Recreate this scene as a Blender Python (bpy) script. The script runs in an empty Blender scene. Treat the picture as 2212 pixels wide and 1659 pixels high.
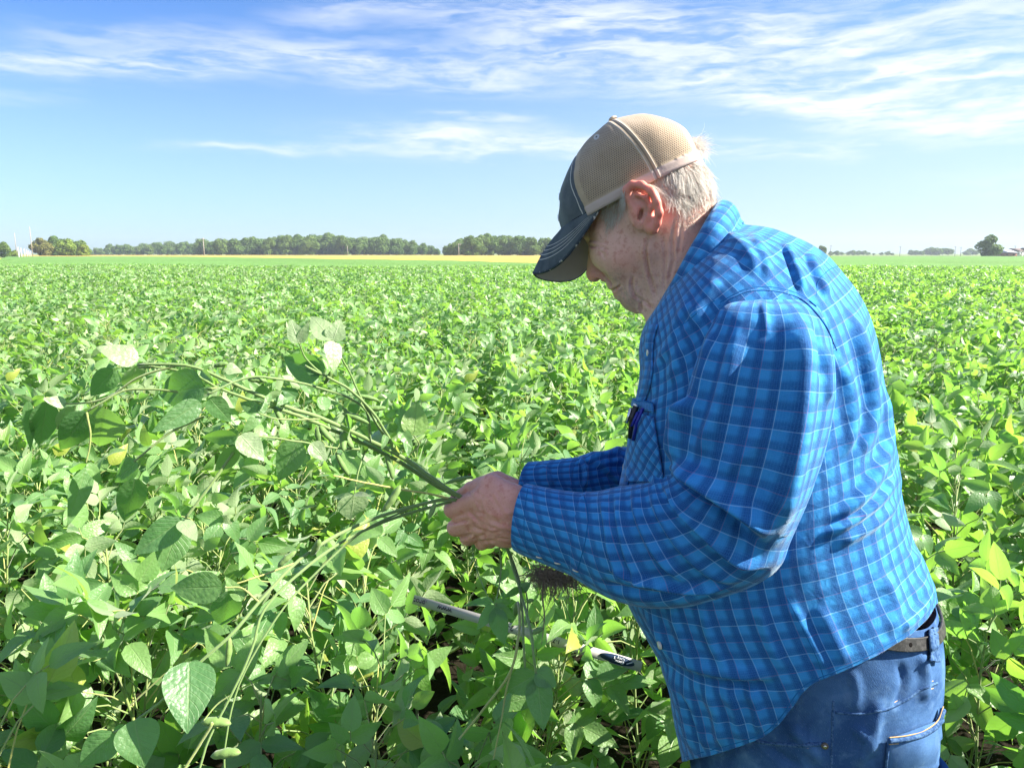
import bpy, math, random
import numpy as np
from mathutils import Vector, Matrix
R = math.radians
sc = bpy.context.scene
col = sc.collection
# ------------------------------------------------------------------ camera
CW, CH = 2212.0, 1659.0            # the pixel frame the measurements below are written in
FPX = 1598.0                       # focal length in those pixels (26 mm equivalent)
CAMZ = 1.5
HORIZ = 548.0
PITCH = math.atan((CH / 2 - HORIZ) / FPX)
cam_d = bpy.data.cameras.new('camera')
cam = bpy.data.objects.new('camera', cam_d); col.objects.link(cam)
cam_d.sensor_width = 36.0; cam_d.sensor_fit = 'HORIZONTAL'; cam_d.lens = 36.0 * FPX / CW
cam_d.clip_start = 0.02; cam_d.clip_end = 9000
cam.location = (0, 0, CAMZ)
cam.rotation_euler = (math.pi / 2 - PITCH, 0, 0)
sc.camera = cam
# ------------------------------------------------------------------ sun and sky
SUN_AZ, SUN_EL = R(94), R(39)
SUN_DIR = Vector((math.sin(SUN_AZ) * math.cos(SUN_EL), math.cos(SUN_AZ) * math.cos(SUN_EL), math.sin(SUN_EL)))
sd = bpy.data.lights.new('sun', 'SUN'); sun = bpy.data.objects.new('sun', sd); col.objects.link(sun)
sd.energy = 5.0; sd.angle = R(0.55); sd.color = (1.0, 0.93, 0.82)
sun.rotation_euler = SUN_DIR.to_track_quat('Z', 'Y').to_euler()
sc.view_settings.view_transform = 'Standard'; sc.view_settings.look = 'None'
sc.view_settings.exposure = 1.80; sc.view_settings.gamma = 1.0
sc.cycles.use_denoising = True
sc.cycles.max_bounces = 8; sc.cycles.diffuse_bounces = 3; sc.cycles.glossy_bounces = 2
sc.cycles.transmission_bounces = 4; sc.cycles.transparent_max_bounces = 8; sc.cycles.volume_bounces = 0
sc.cycles.caustics_reflective = False; sc.cycles.caustics_refractive = False
sc.cycles.sample_clamp_indirect = 6.0

class NT:
    """small helper to write node trees"""
    def __init__(s, tree): s.t = tree; s.n = tree.nodes; s.l = tree.links
    def new(s, typ, **kw):
        nd = s.n.new(typ)
        for k, v in kw.items(): setattr(nd, k, v)
        return nd
    def put(s, sock, v):
        if v is None: return
        if isinstance(v, bpy.types.NodeSocket): s.l.new(v, sock)
        elif isinstance(v, bpy.types.Node): s.l.new(v.outputs[0], sock)
        else:
            if isinstance(v, (tuple, list)) and sock.type == 'RGBA' and len(v) == 3: v = (*v, 1)
            sock.default_value = v
    def math(s, op, a, b=None, c=None, clamp=False):
        nd = s.new('ShaderNodeMath', operation=op); nd.use_clamp = clamp
        s.put(nd.inputs[0], a); s.put(nd.inputs[1], b); s.put(nd.inputs[2], c)
        return nd.outputs[0]
    def vmath(s, op, a, b=None):
        nd = s.new('ShaderNodeVectorMath', operation=op)
        s.put(nd.inputs[0], a); s.put(nd.inputs[1], b)
        return nd.outputs[1] if op in ('LENGTH', 'DISTANCE', 'DOT_PRODUCT') else nd.outputs[0]
    def mix(s, f, a, b, blend='MIX'):
        nd = s.new('ShaderNodeMix', data_type='RGBA', blend_type=blend)
        s.put(nd.inputs[0], f); s.put(nd.inputs[6], a); s.put(nd.inputs[7], b)
        return nd.outputs[2]
    def ramp(s, f, lo, hi, a=0.0, b=1.0, smooth=True):
        nd = s.new('ShaderNodeMapRange'); nd.interpolation_type = 'SMOOTHSTEP' if smooth else 'LINEAR'
        for i, v in enumerate((f, lo, hi, a, b)): s.put(nd.inputs[i], v)
        return nd.outputs[0]
    def noise(s, vec, scale, detail=3, rough=0.55, dist=0.0, out=0):
        nd = s.new('ShaderNodeTexNoise'); s.put(nd.inputs['Vector'], vec)
        nd.inputs['Scale'].default_value = scale; nd.inputs['Detail'].default_value = detail
        nd.inputs['Roughness'].default_value = rough; nd.inputs['Distortion'].default_value = dist
        return nd.outputs[out]
    def comb(s, x, y, z=0.0):
        nd = s.new('ShaderNodeCombineXYZ')
        for i, v in enumerate((x, y, z)): s.put(nd.inputs[i], v)
        return nd.outputs[0]
    def sep(s, v):
        nd = s.new('ShaderNodeSeparateXYZ'); s.put(nd.inputs[0], v); return nd.outputs
    def bump(s, h, strength=0.3, dist=0.001, normal=None):
        nd = s.new('ShaderNodeBump'); nd.inputs['Strength'].default_value = strength
        nd.inputs['Distance'].default_value = dist; s.put(nd.inputs['Height'], h)
        if normal is not None: s.put(nd.inputs['Normal'], normal)
        return nd.outputs[0]
    def attr(s, name, out=2):
        nd = s.new('ShaderNodeAttribute'); nd.attribute_name = name; return nd.outputs[out]
    def tc(s, out): return s.new('ShaderNodeTexCoord').outputs[out]

def material(name, color=(0.5,0.5,0.5), rough=0.6, spec=0.3, build=None):
    m = bpy.data.materials.new(name); m.use_nodes = True
    nt = NT(m.node_tree); nt.n.clear()
    out = nt.new('ShaderNodeOutputMaterial'); p = nt.new('ShaderNodeBsdfPrincipled')
    nt.put(p.inputs['Base Color'], color); p.inputs['Roughness'].default_value = rough
    p.inputs['Specular IOR Level'].default_value = spec
    nt.l.new(p.outputs[0], out.inputs[0])
    if build: build(nt, p, out)
    return m

# world: physical sky with thin cirrus mixed in by direction
w = bpy.data.worlds.new('World'); sc.world = w; w.use_nodes = True
wn = NT(w.node_tree); wn.n.clear()
wo = wn.new('ShaderNodeOutputWorld'); bg = wn.new('ShaderNodeBackground'); wn.l.new(bg.outputs[0], wo.inputs[0])
sky = wn.new('ShaderNodeTexSky'); sky.sky_type = 'NISHITA'; sky.sun_disc = False
sky.sun_elevation = SUN_EL; sky.sun_rotation = SUN_AZ; sky.air_density = 1.0; sky.dust_density = 0.6; sky.ozone_density = 2.2
bg.inputs[1].default_value = 0.050
dx, dy, dz = wn.sep(wn.tc('Generated'))
az = wn.math('ARCTAN2', dx, dy)                 # radians, 0 = straight ahead, + right
hyp = wn.math('SQRT', wn.math('ADD', wn.math('MULTIPLY', dx, dx), wn.math('MULTIPLY', dy, dy)))
el = wn.math('ARCTAN2', dz, hyp)
ae = wn.comb(az, el, 0.0)
warp = wn.noise(wn.comb(wn.math('MULTIPLY', az, 2.2), wn.math('MULTIPLY', el, 9.0)), 1.6, 4, 0.6, out=1)
wx, wy, wz = wn.sep(warp)
az2 = wn.math('ADD', az, wn.math('MULTIPLY', wn.math('SUBTRACT', wx, 0.5), 0.16))
el2 = wn.math('ADD', el, wn.math('MULTIPLY', wn.math('SUBTRACT', wy, 0.5), 0.075))
def px_dir(px, py):
    x = (px - CW/2) / FPX; y = (CH/2 - py) / FPX
    Y = math.cos(PITCH) + y * math.sin(PITCH); Z = y * math.cos(PITCH) - math.sin(PITCH)
    return math.atan2(x, Y), math.atan2(Z, math.hypot(x, Y))
def streak(x0, y0, x1, y1, half, strength, edge=0.35):
    """an elongated soft veil between two sky points; half = half height in pixels"""
    a0, e0 = px_dir(x0, y0); a1, e1 = px_dir(x1, y1)
    ca, ce = (a0+a1)/2, (e0+e1)/2; L = math.hypot(a1-a0, e1-e0)/2; th = math.atan2(e1-e0, a1-a0)
    hh = half / FPX
    u = wn.math('SUBTRACT', az2, ca); v = wn.math('SUBTRACT', el2, ce)
    U = wn.math('ADD', wn.math('MULTIPLY', u, math.cos(th)/L), wn.math('MULTIPLY', v, math.sin(th)/L))
    V = wn.math('ADD', wn.math('MULTIPLY', u, -math.sin(th)/hh), wn.math('MULTIPLY', v, math.cos(th)/hh))
    r2 = wn.math('ADD', wn.math('POWER', wn.math('ABSOLUTE', U), 4.0), wn.math('MULTIPLY', V, V))
    return wn.math('MULTIPLY', wn.math('EXPONENT', wn.math('MULTIPLY', r2, -1.0)), strength)
ST = [ # x0,y0,x1,y1,half,strength
 (-150, 95, 640, 135, 26, .75), (380, 120, 640, 118, 22, .7), (60, 65, 560, 85, 22, .35),
 (450, 80, 1250, 165, 32, .72), (900, 20, 2400, 60, 60, .85), (1000, 110, 1700, 150, 45, .8),
 (1300, 150, 2400, 130, 48, 1.05), (1500, 190, 2400, 215, 40, 1.0), (1750, 250, 2400, 240, 30, 1.0),
 (380, 318, 900, 312, 12, .6), (700, 300, 1420, 312, 26, .78), (1400, 312, 1850, 320, 22, .8),
 (900, 265, 1160, 268, 12, .55), (1780, 300, 1900, 300, 8, .5), (620, 20, 1200, -10, 30, .55),
 (2000, 400, 2500, 385, 20, .4), (1550, 60, 2500, 20, 60, .7), (1060, 190, 1130, 190, 9, .4),
 (-200, 205, 180, 210, 12, .25)]
dens = None
for s_ in ST:
    v_ = streak(*s_); dens = v_ if dens is None else wn.math('MAXIMUM', dens, v_)
fib = wn.noise(wn.comb(wn.math('MULTIPLY', az2, 2.6), wn.math('MULTIPLY', el2, 24.0)), 2.0, 7, 0.56, 0.35)
fine = wn.noise(wn.comb(wn.math('MULTIPLY', az, 12.0), wn.math('MULTIPLY', el, 60.0)), 2.0, 6, 0.6, 0.2)
fm = wn.math('ADD', wn.math('MULTIPLY', fib, 0.72), wn.math('MULTIPLY', fine, 0.28))
tex = wn.ramp(fm, 0.36, 0.64, 0.05, 1.05)
thr = wn.math('MULTIPLY', wn.math('MULTIPLY', dens, tex), 1.0)
fill_cl = wn.math('MULTIPLY', wn.ramp(fib, 0.36, 0.62), wn.ramp(wn.math('ABSOLUTE', az), 0.9, 1.5, 0, 0.65))  # unseen cloud to the sides and behind the camera, added to lift fill light
cov = wn.math('MINIMUM', wn.math('ADD', thr, fill_cl), 0.96, clamp=True)
cov = wn.math('MULTIPLY', cov, wn.ramp(el, 0.02, 0.10))
skyc = wn.mix(1.0, sky.outputs[0], (0.60, 0.87, 1.20), 'MULTIPLY')
deep = wn.math('MULTIPLY', wn.ramp(az, -0.75, 0.15, 1.0, 0.0), wn.ramp(el, 0.08, 0.42))
skyc = wn.mix(deep, skyc, wn.mix(1.0, skyc, (0.44, 0.74, 1.08), 'MULTIPLY'))
# milky air near the horizon, a little stronger towards the sun on the right
milk = wn.math('MULTIPLY', wn.ramp(el, 0.0, 0.36, 1.0, 0.0), wn.ramp(az, -0.5, 0.8, 0.34, 0.80))
skyc = wn.mix(milk, skyc, (4.6, 5.5, 6.3))
cloudc = wn.mix(cov, skyc, (6.4, 6.7, 7.1))
wn.put(bg.inputs[0], cloudc)

# ------------------------------------------------------------------ helpers
def P(px, py, d):
    """world point seen at pixel (px,py) of the measured frame, d metres along the view axis"""
    x = (px - CW/2) / FPX * d; y = (CH/2 - py) / FPX * d
    return np.array((x, math.cos(PITCH)*d + y*math.sin(PITCH), CAMZ + y*math.cos(PITCH) - math.sin(PITCH)*d))
def ground_at(px, dist, z=0.0):
    """ground point at horizontal distance dist (along y) in the direction of column px"""
    return np.array(((px - CW/2) / FPX * dist * math.cos(PITCH) / 1.0, dist, z))
def to_px(V):
    V = np.asarray(V); X = V[..., 0]; Y = V[..., 1]; Z = V[..., 2] - CAMZ
    d = Y*math.cos(PITCH) - Z*math.sin(PITCH); u = Y*math.sin(PITCH) + Z*math.cos(PITCH)
    return CW/2 + FPX*X/d, CH/2 - FPX*u/d, d
def make_mesh(name, verts, faces, mats=(), parent=None, smooth=True, uv=None, mat_idx=None, attrs=None, loc=None):
    me = bpy.data.meshes.new(name)
    verts = np.asarray(verts, dtype=np.float32).reshape(-1, 3)
    me.vertices.add(len(verts)); me.vertices.foreach_set('co', verts.ravel())
    if isinstance(faces, np.ndarray):
        nf, k = faces.shape; loops = faces.astype(np.int32).ravel()
        starts = np.arange(nf, dtype=np.int32)*k
    else:
        nf = len(faces); lens = np.array([len(f) for f in faces], dtype=np.int32)
        loops = np.array([i for f in faces for i in f], dtype=np.int32)
        starts = np.concatenate(([0], np.cumsum(lens)[:-1])).astype(np.int32)
    me.loops.add(len(loops)); me.loops.foreach_set('vertex_index', loops)
    me.polygons.add(nf); me.polygons.foreach_set('loop_start', starts)
    if smooth: me.polygons.foreach_set('use_smooth', np.ones(nf, dtype=bool))
    if mat_idx is not None: me.polygons.foreach_set('material_index', np.asarray(mat_idx, dtype=np.int32))
    me.update(calc_edges=True)
    if uv is not None:
        l = me.uv_layers.new(name='UVMap'); l.data.foreach_set('uv', np.asarray(uv, dtype=np.float32)[loops].ravel())
    for k, v in (attrs or {}).items():
        a = me.attributes.new(k, 'FLOAT', 'POINT'); a.data.foreach_set('value', np.asarray(v, dtype=np.float32))
    for m in mats: me.materials.append(m)
    ob = bpy.data.objects.new(name, me); col.objects.link(ob)
    if parent is not None: ob.parent = parent
    if loc is not None: ob.location = loc
    return ob
def tag(o, label=None, cat=None, group=None, kind=None):
    if label: o['label'] = label
    if cat: o['category'] = cat
    if group: o['group'] = group
    if kind: o['kind'] = kind
    return o
def empty(name, loc=(0,0,0), rz=0.0, parent=None):
    o = bpy.data.objects.new(name, None); col.objects.link(o); o.location = loc; o.rotation_euler = (0,0,rz)
    o.empty_display_size = 0.1
    if parent is not None: o.parent = parent
    return o
class MB:
    """collects verts/faces of several shapes into one mesh"""
    def __init__(s): s.v = []; s.f = []; s.n = 0; s.uv = []; s.a = []; s.mi = []
    def add(s, v, f, uv=None, a=0.0, mi=0):
        v = np.asarray(v, float).reshape(-1, 3); s.v.append(v)
        s.f += [tuple(int(i) + s.n for i in q) for q in f]
        s.mi += [mi]*len(f)
        s.uv.append(np.zeros((len(v), 2)) if uv is None else np.asarray(uv, float))
        s.a.append(np.full(len(v), a) if np.isscalar(a) else np.asarray(a, float)); s.n += len(v)
    def box(s, c, sx, sy, sz, rot=None, a=0.0, mi=0):
        v = np.array([(x, y, z) for x in (-.5,.5) for y in (-.5,.5) for z in (-.5,.5)])*np.array((sx, sy, sz))
        if rot is not None: v = v @ np.array(rot).T
        s.add(v + np.array(c), [(0,1,3,2),(4,6,7,5),(0,4,5,1),(2,3,7,6),(0,2,6,4),(1,5,7,3)], a=a, mi=mi)
    def tube(s, pts, rad, n=8, a=0.0, cap=True, mi=0, flat=1.0, up=(0,0,1)):
        v, f, uv = tube_mesh(pts, rad, n, cap, flat, up); s.add(v, f, uv, a, mi)
    def build(s, name, mats, parent=None, smooth=True, loc=None):
        return make_mesh(name, np.concatenate(s.v), s.f, mats if isinstance(mats, (list, tuple)) else [mats], parent, smooth,
                         np.concatenate(s.uv), s.mi, {'rnd': np.concatenate(s.a)}, loc)
def tube_mesh(pts, rad, n=8, cap=True, flat=1.0, up=(0,0,1)):
    pts = np.asarray(pts, float); m = len(pts)
    rad = np.full(m, rad) if np.isscalar(rad) else np.asarray(rad, float)
    T = np.gradient(pts, axis=0); T /= np.linalg.norm(T, axis=1)[:, None] + 1e-12
    u = np.array(up, float)
    if abs(T[0] @ u) > 0.95: u = np.array((1.0, 0.1, 0.0))
    V = []; prev = None
    ang = np.linspace(0, 2*np.pi, n, endpoint=False)
    L = np.concatenate(([0], np.cumsum(np.linalg.norm(np.diff(pts, axis=0), axis=1))))
    for i in range(m):
        b = (u if prev is None else prev); b = b - T[i]*(b @ T[i]); b /= np.linalg.norm(b) + 1e-12; prev = b
        c = np.cross(T[i], b)
        V.append(pts[i] + rad[i]*(np.outer(np.cos(ang), c) + flat*np.outer(np.sin(ang), b)))
    V = np.concatenate(V); F = []
    for i in range(m-1):
        for j in range(n):
            k = (j+1) % n; F.append((i*n+j, i*n+k, (i+1)*n+k, (i+1)*n+j))
    UV = np.stack([np.tile(np.arange(n)/n, m), np.repeat(L, n)], 1)
    if cap: F.append(tuple(range(n-1, -1, -1))); F.append(tuple((m-1)*n+j for j in range(n)))
    return V, F, UV
def spline(pts, n, closed=False):
    """Catmull-Rom through control rows of any width"""
    pts = np.asarray(pts, float); m = len(pts)
    if m == 2:
        t = np.linspace(0, 1, n)[:, None]; return pts[0]*(1-t)+pts[1]*t
    d = np.linalg.norm(np.diff(pts[:, :min(3, pts.shape[1])], axis=0), axis=1); s = np.concatenate(([0], np.cumsum(np.maximum(d, 1e-9))))
    t = np.linspace(0, s[-1], n); out = np.zeros((n, pts.shape[1]))
    tan = np.zeros_like(pts)
    for i in range(m):
        a, b = max(i-1, 0), min(i+1, m-1); tan[i] = (pts[b]-pts[a])/(s[b]-s[a])
    for k, tt in enumerate(t):
        i = min(np.searchsorted(s, tt, 'right')-1, m-2); h = s[i+1]-s[i]; x = (tt-s[i])/h
        out[k] = (2*x**3-3*x**2+1)*pts[i]+(x**3-2*x**2+x)*h*tan[i]+(-2*x**3+3*x**2)*pts[i+1]+(x**3-x**2)*h*tan[i+1]
    return out
_rn = np.random.RandomState(11)
_NG = _rn.rand(32, 32, 32)
def vnoise(p, scale):
    """smooth value noise in numpy, -1..1"""
    q = np.asarray(p, float)*scale; i = np.floor(q).astype(int); f = q-i; f = f*f*(3-2*f); i &= 31; j = (i+1) & 31
    x0,y0,z0 = i[...,0],i[...,1],i[...,2]; x1,y1,z1 = j[...,0],j[...,1],j[...,2]; fx,fy,fz = f[...,0],f[...,1],f[...,2]
    c = lambda a,b,d: _NG[a,b,d]
    r = ((c(x0,y0,z0)*(1-fx)+c(x1,y0,z0)*fx)*(1-fy)+(c(x0,y1,z0)*(1-fx)+c(x1,y1,z0)*fx)*fy)*(1-fz) + \
        ((c(x0,y0,z1)*(1-fx)+c(x1,y0,z1)*fx)*(1-fy)+(c(x0,y1,z1)*(1-fx)+c(x1,y1,z1)*fx)*fy)*fz
    return r*2-1
def smoothstep(a, b, x):
    t = np.clip((x-a)/(b-a), 0, 1); return t*t*(3-2*t)
# ================================================================== setting
def soil_mat(nt, p, out):
    c = nt.tc('Object'); n = nt.noise(c, 6, 6, 0.7)
    nt.put(p.inputs['Base Color'], nt.mix(n, (0.008, 0.007, 0.004), (0.022, 0.018, 0.011)))
    nt.put(p.inputs['Normal'], nt.bump(nt.noise(c, 25, 5), 0.6, 0.03))
M_soil = material('soil', rough=0.95, spec=0.1, build=soil_mat)
def grid_sheet(name, x0, x1, y0, y1, z, mat, nx=2, ny=2):
    xs = np.linspace(x0, x1, nx); ys = np.linspace(y0, y1, ny)
    V = np.array([(x, y, z) for y in ys for x in xs]); F = [(j*nx+i, j*nx+i+1, (j+1)*nx+i+1, (j+1)*nx+i) for j in range(ny-1) for i in range(nx-1)]
    return make_mesh(name, V, F, [mat])
def farland(nt, p, out):
    c = nt.tc('Object'); n = nt.noise(c, 0.02, 4, 0.6)
    nt.put(p.inputs['Base Color'], nt.mix(nt.ramp(n, 0.4, 0.6), (0.10, 0.17, 0.045), (0.17, 0.20, 0.07)))
M_farland = material('far_fields', rough=0.95, spec=0.1, build=farland)
tag(grid_sheet('ground', -60, 60, -8, 78, 0.0, M_soil), kind='structure')
def ring():
    V = [(-60,-8),(60,-8),(60,78),(-60,78),(-4000,-60),(4000,-60),(4000,6000),(-4000,6000)]
    F = [(0,4,5,1),(1,5,6,2),(2,6,7,3),(3,7,4,0)]
    return make_mesh('terrain', [(x, y, -0.004) for x, y in V], [f[::-1] for f in F], [M_farland])
tag(ring(), kind='structure')

# distant soybean rows: closed canopy surface, seen at a grazing angle
def canopy_mat(nt, p, out):
    c = nt.tc('Object'); n = nt.noise(c, 3.0, 5, 0.7); n2 = nt.noise(c, 0.06, 3, 0.5)
    base = nt.mix(nt.ramp(n, 0.3, 0.7), (0.075, 0.165, 0.035), (0.14, 0.25, 0.065))
    nt.put(p.inputs['Base Color'], nt.mix(nt.math('MULTIPLY', nt.ramp(n2, 0.35, 0.65), 0.35), base, (0.14, 0.30, 0.075)))
    nt.put(p.inputs['Normal'], nt.bump(nt.noise(c, 9, 5, 0.7), 0.5, 0.08))
M_canopy = material('canopy', rough=0.8, spec=0.2, build=canopy_mat)
def fan_sheet(name, near, far, mat, amp, z, seed=0, nr=90, na=160):
    """near/far: lists of (px, distance) giving the two borders of a field seen across columns"""
    near = np.array(near, float); far = np.array(far, float)
    cols = np.linspace(near[0, 0], near[-1, 0], na)
    dn = np.interp(cols, near[:, 0], near[:, 1]); df = np.interp(cols, far[:, 0], far[:, 1])
    t = np.linspace(0, 1, nr)
    V = np.zeros((nr, na, 3))
    for i, tt in enumerate(t):
        d = 1/(1/dn*(1-tt)+1/df*tt)
        V[i, :, 0] = (cols-CW/2)/FPX*d; V[i, :, 1] = d; V[i, :, 2] = z
    V[..., 2] += amp*vnoise(V*np.array((1,1,0))+seed, 0.9)+amp*.6*vnoise(V*np.array((1,1,0))+7+seed, 2.7)
    edge = np.zeros((1, na, 3)); edge[0] = V[-1]; edge[0, :, 2] = 0; nedge = V[:1].copy(); nedge[0, :, 2] = 0
    V = np.concatenate((nedge, V, edge)); nr += 2
    F = [(j*na+i, j*na+i+1, (j+1)*na+i+1, (j+1)*na+i) for j in range(nr-1) for i in range(na-1)]
    return make_mesh(name, V.reshape(-1, 3), F, [mat])
SOYFAR = [(-900, 66), (14, 68), (26, 178), (60, 180), (300, 190), (700, 100), (1150, 56), (1260, 56), (1700, 190), (2212, 200), (3100, 200)]
o = fan_sheet('soybean_field', [(-900, 38), (3100, 38)], SOYFAR, M_canopy, 0.05, 0.80)
tag(o, 'smooth green far part of the soybean field, before the tan field and the woods', 'crop field', kind='stuff')
def tan_mat(nt, p, out):
    c = nt.tc('Object'); n = nt.noise(c, 0.35, 5, 0.7)
    nt.put(p.inputs['Base Color'], nt.mix(nt.ramp(n, 0.3, 0.7), (0.34, 0.235, 0.055), (0.42, 0.32, 0.09)))
M_tan = material('ripe_crop', rough=0.9, spec=0.1, build=tan_mat)
def off(lst, k, add=0): return [(a, b*k+add) for a, b in lst]
TN = [(60, 181), (300, 193), (700, 103), (1150, 59), (1260, 59), (1700, 192)]
TF = [(60, 430), (300, 430), (700, 430), (1150, 430), (1260, 430), (1700, 430)]
o = fan_sheet('ripe_crop_field', TN, TF, M_tan, 0.05, 0.62, 3, 60, 120)
tag(o, 'strip of tan ripening crop between the green soybeans and the woods', 'crop field', kind='stuff')
M_verge = material('verge_grass', (0.27, 0.37, 0.05), 0.9, 0.1)
o = fan_sheet('grass_verge', off(TN, 1, -2.4), off(TN, 1, 0.5), M_verge, 0.05, 0.55, 5, 8, 160)
tag(o, 'bright yellow green grass edge along the tan field', 'grass', kind='stuff')

# ------------------------------------------------------------------ leaves
def leaf_build(under_boost=1.0, bright=1.0):
    def f(nt, p, out):
        rnd = nt.attr('rnd'); ux, uy, _ = nt.sep(nt.new('ShaderNodeUVMap').outputs[0])
        oi = nt.new('ShaderNodeObjectInfo').outputs['Random']
        # veins: midrib plus slanted side veins
        au = nt.math('ABSOLUTE', ux)
        mid = nt.ramp(au, 0.02, 0.07, 1.0, 0.0)
        s = nt.math('SUBTRACT', nt.math('MULTIPLY', uy, 8.5), nt.math('MULTIPLY', au, 2.6))
        fr = nt.math('ABSOLUTE', nt.math('SUBTRACT', nt.math('FRACT', s), 0.5))
        side = nt.math('MULTIPLY', nt.ramp(fr, 0.03, 0.10, 1.0, 0.0), 0.55)
        vein = nt.math('MAXIMUM', mid, side)
        c3 = nt.tc('Object'); n = nt.noise(c3, 60, 4, 0.6); n2 = nt.noise(c3, 9, 3, 0.6)
        top = nt.mix(rnd, (0.075*bright, 0.200*bright, 0.070), (0.190*bright, 0.350*bright, 0.095))
        top = nt.mix(nt.math('MULTIPLY', n, 0.30), top, (0.16, 0.23, 0.08))
        top = nt.mix(nt.ramp(nt.math('ADD', oi, nt.math('MULTIPLY', n2, 0.4)), 0.7, 1.2, 0.0, 0.25), top, (0.17, 0.30, 0.08))
        top = nt.mix(nt.math('MULTIPLY', vein, 0.42), top, (0.26, 0.38, 0.15))
        und = nt.mix(nt.math('MULTIPLY', vein, 0.4), (0.30, 0.39, 0.21), (0.42, 0.50, 0.28))
        # odd yellowed leaflets and small insect specks
        yel = nt.ramp(rnd, 0.988, 0.996)
        top = nt.mix(nt.math('MULTIPLY', yel, 0.7), top, (0.42, 0.42, 0.06))
        v = nt.new('ShaderNodeTexVoronoi'); nt.put(v.inputs['Vector'], c3); v.inputs['Scale'].default_value = 42
        spk = nt.math('MULTIPLY', nt.ramp(v.outputs['Distance'], 0.06, 0.12, 1.0, 0.0), nt.ramp(nt.noise(c3, 12, 2), 0.55, 0.66))
        top = nt.mix(nt.math('MULTIPLY', spk, 0.6), top, (0.42, 0.46, 0.24))
        bf = nt.new('ShaderNodeNewGeometry').outputs['Backfacing']
        colr = nt.mix(bf, top, und)
        nt.put(p.inputs['Base Color'], colr)
        nt.put(p.inputs['Roughness'], nt.mix(n, (0.34,)*3, (0.54,)*3)); p.inputs['Specular IOR Level'].default_value = 0.75
        p.inputs['Sheen Weight'].default_value = 0.2; p.inputs['Sheen Roughness'].default_value = 0.4
        hgt = nt.math('ADD', nt.math('MULTIPLY', vein, -0.6), nt.math('MULTIPLY', nt.noise(c3, 140, 3, 0.6), 0.9))
        vr = nt.new('ShaderNodeTexVoronoi'); nt.put(vr.inputs['Vector'], c3); vr.inputs['Scale'].default_value = 190
        hgt = nt.math('ADD', hgt, nt.math('MULTIPLY', vr.outputs['Distance'], -.6))
        nt.put(p.inputs['Normal'], nt.bump(hgt, 0.5, 0.0022))
        tr = nt.new('ShaderNodeBsdfTranslucent')
        nt.put(tr.inputs[0], nt.mix(nt.math('MULTIPLY', vein, 0.35), nt.mix(rnd, (0.24, 0.56, 0.06), (0.40, 0.72, 0.08)), (0.12, 0.28, 0.02)))
        mx = nt.new('ShaderNodeMixShader'); mx.inputs[0].default_value = 0.42
        nt.l.new(p.outputs[0], mx.inputs[1]); nt.l.new(tr.outputs[0], mx.inputs[2]); nt.l.new(mx.outputs[0], out.inputs[0])
    return f
M_leaf = material('soybean_leaf', build=leaf_build())
def stem_build(nt, p, out):
    c = nt.tc('Object'); n = nt.noise(c, 30, 4); rnd = nt.attr('rnd')
    nt.put(p.inputs['Base Color'], nt.mix(rnd, nt.mix(n, (0.09, 0.18, 0.045), (0.15, 0.26, 0.08)), (0.42, 0.40, 0.11)))
    nt.put(p.inputs['Normal'], nt.bump(nt.noise(c, 300, 3), 0.4, 0.001))
    p.inputs['Sheen Weight'].default_value = 0.4
M_stem = material('soybean_stem', rough=0.6, build=stem_build)

def leaflet(mb, base, direction, normal, length, width, fold=0.25, curl=0.35, rnd=0.5, nu=5, nv=7, rng=None, twist=0.0, wav=0.0, tipx=0.0):
    """ovate soybean leaflet with a folded midrib, arched along its length"""
    d = np.asarray(direction, float); d /= np.linalg.norm(d)
    n = np.asarray(normal, float); n = n - d*(n @ d); n /= np.linalg.norm(n)+1e-9
    s = np.cross(d, n)
    us = np.linspace(-1, 1, nu); vs = np.linspace(0, 1, nv)
    V = []; UV = []
    ph = 0 if rng is None else rng.uniform(0, 6.28)
    for v in vs:
        wv = width*0.5*2.55*(v+0.010)**0.52*(1-v)**0.98*(1.0+0.20*(0.4-v)) if v < 1 else 0.0
        arch = -curl*length*v*v; ax = v*length*(1-0.18*abs(curl)*v)
        for u in us:
            tw = twist*v
            su = u*wv; h = fold*abs(su) + wav*width*math.sin(v*9+ph+u*1.5)*abs(u)
            x = su*math.cos(tw)-h*math.sin(tw); z = su*math.sin(tw)+h*math.cos(tw)
            V.append(np.asarray(base)+d*ax+s*(x+tipx*length*v*v)+n*(z+arch)); UV.append((u, v))
    F = [(j*nu+i, j*nu+i+1, (j+1)*nu+i+1, (j+1)*nu+i) for j in range(nv-1) for i in range(nu-1)]
    mb.add(V, F, UV, rnd)
def trifoliate(mb, sb, base, direction, normal, size, rng, nu=5, nv=7, rnd=None, stemr=0.0012):
    d = np.asarray(direction, float); d /= np.linalg.norm(d); n = np.asarray(normal, float)
    n = n-d*(n@d); n /= np.linalg.norm(n)+1e-9; s = np.cross(d, n)
    r0 = rng.rand() if rnd is None else rnd
    tip = base+d*size*0.28
    if sb is not None: sb.tube([base, tip], stemr, 4, a=0.3, cap=False)
    def jig(v, k): return v+rng.normal(0, k, 3)
    leaflet(mb, tip, jig(d, .18), jig(n, .25), size*rng.uniform(.92, 1.1), size*.54, rng.uniform(.05, .5), rng.uniform(.0, .6), min(1, max(0, r0+rng.uniform(-.15, .15))), nu, nv, rng, rng.uniform(-.4, .4), 0.03)
    for sg in (-1, 1):
        dd = d*0.35+s*sg*0.95
        leaflet(mb, base+d*size*0.02, jig(dd, .2), jig(n+s*sg*rng.uniform(-.5, .3), .25), size*rng.uniform(.78, .98), size*.50, rng.uniform(.05, .55), rng.uniform(.0, .6), min(1, max(0, r0+rng.uniform(-.15, .15))), nu, nv, rng, rng.uniform(-.4, .4), 0.03)
SUNV = np.array(SUN_DIR)
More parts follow.
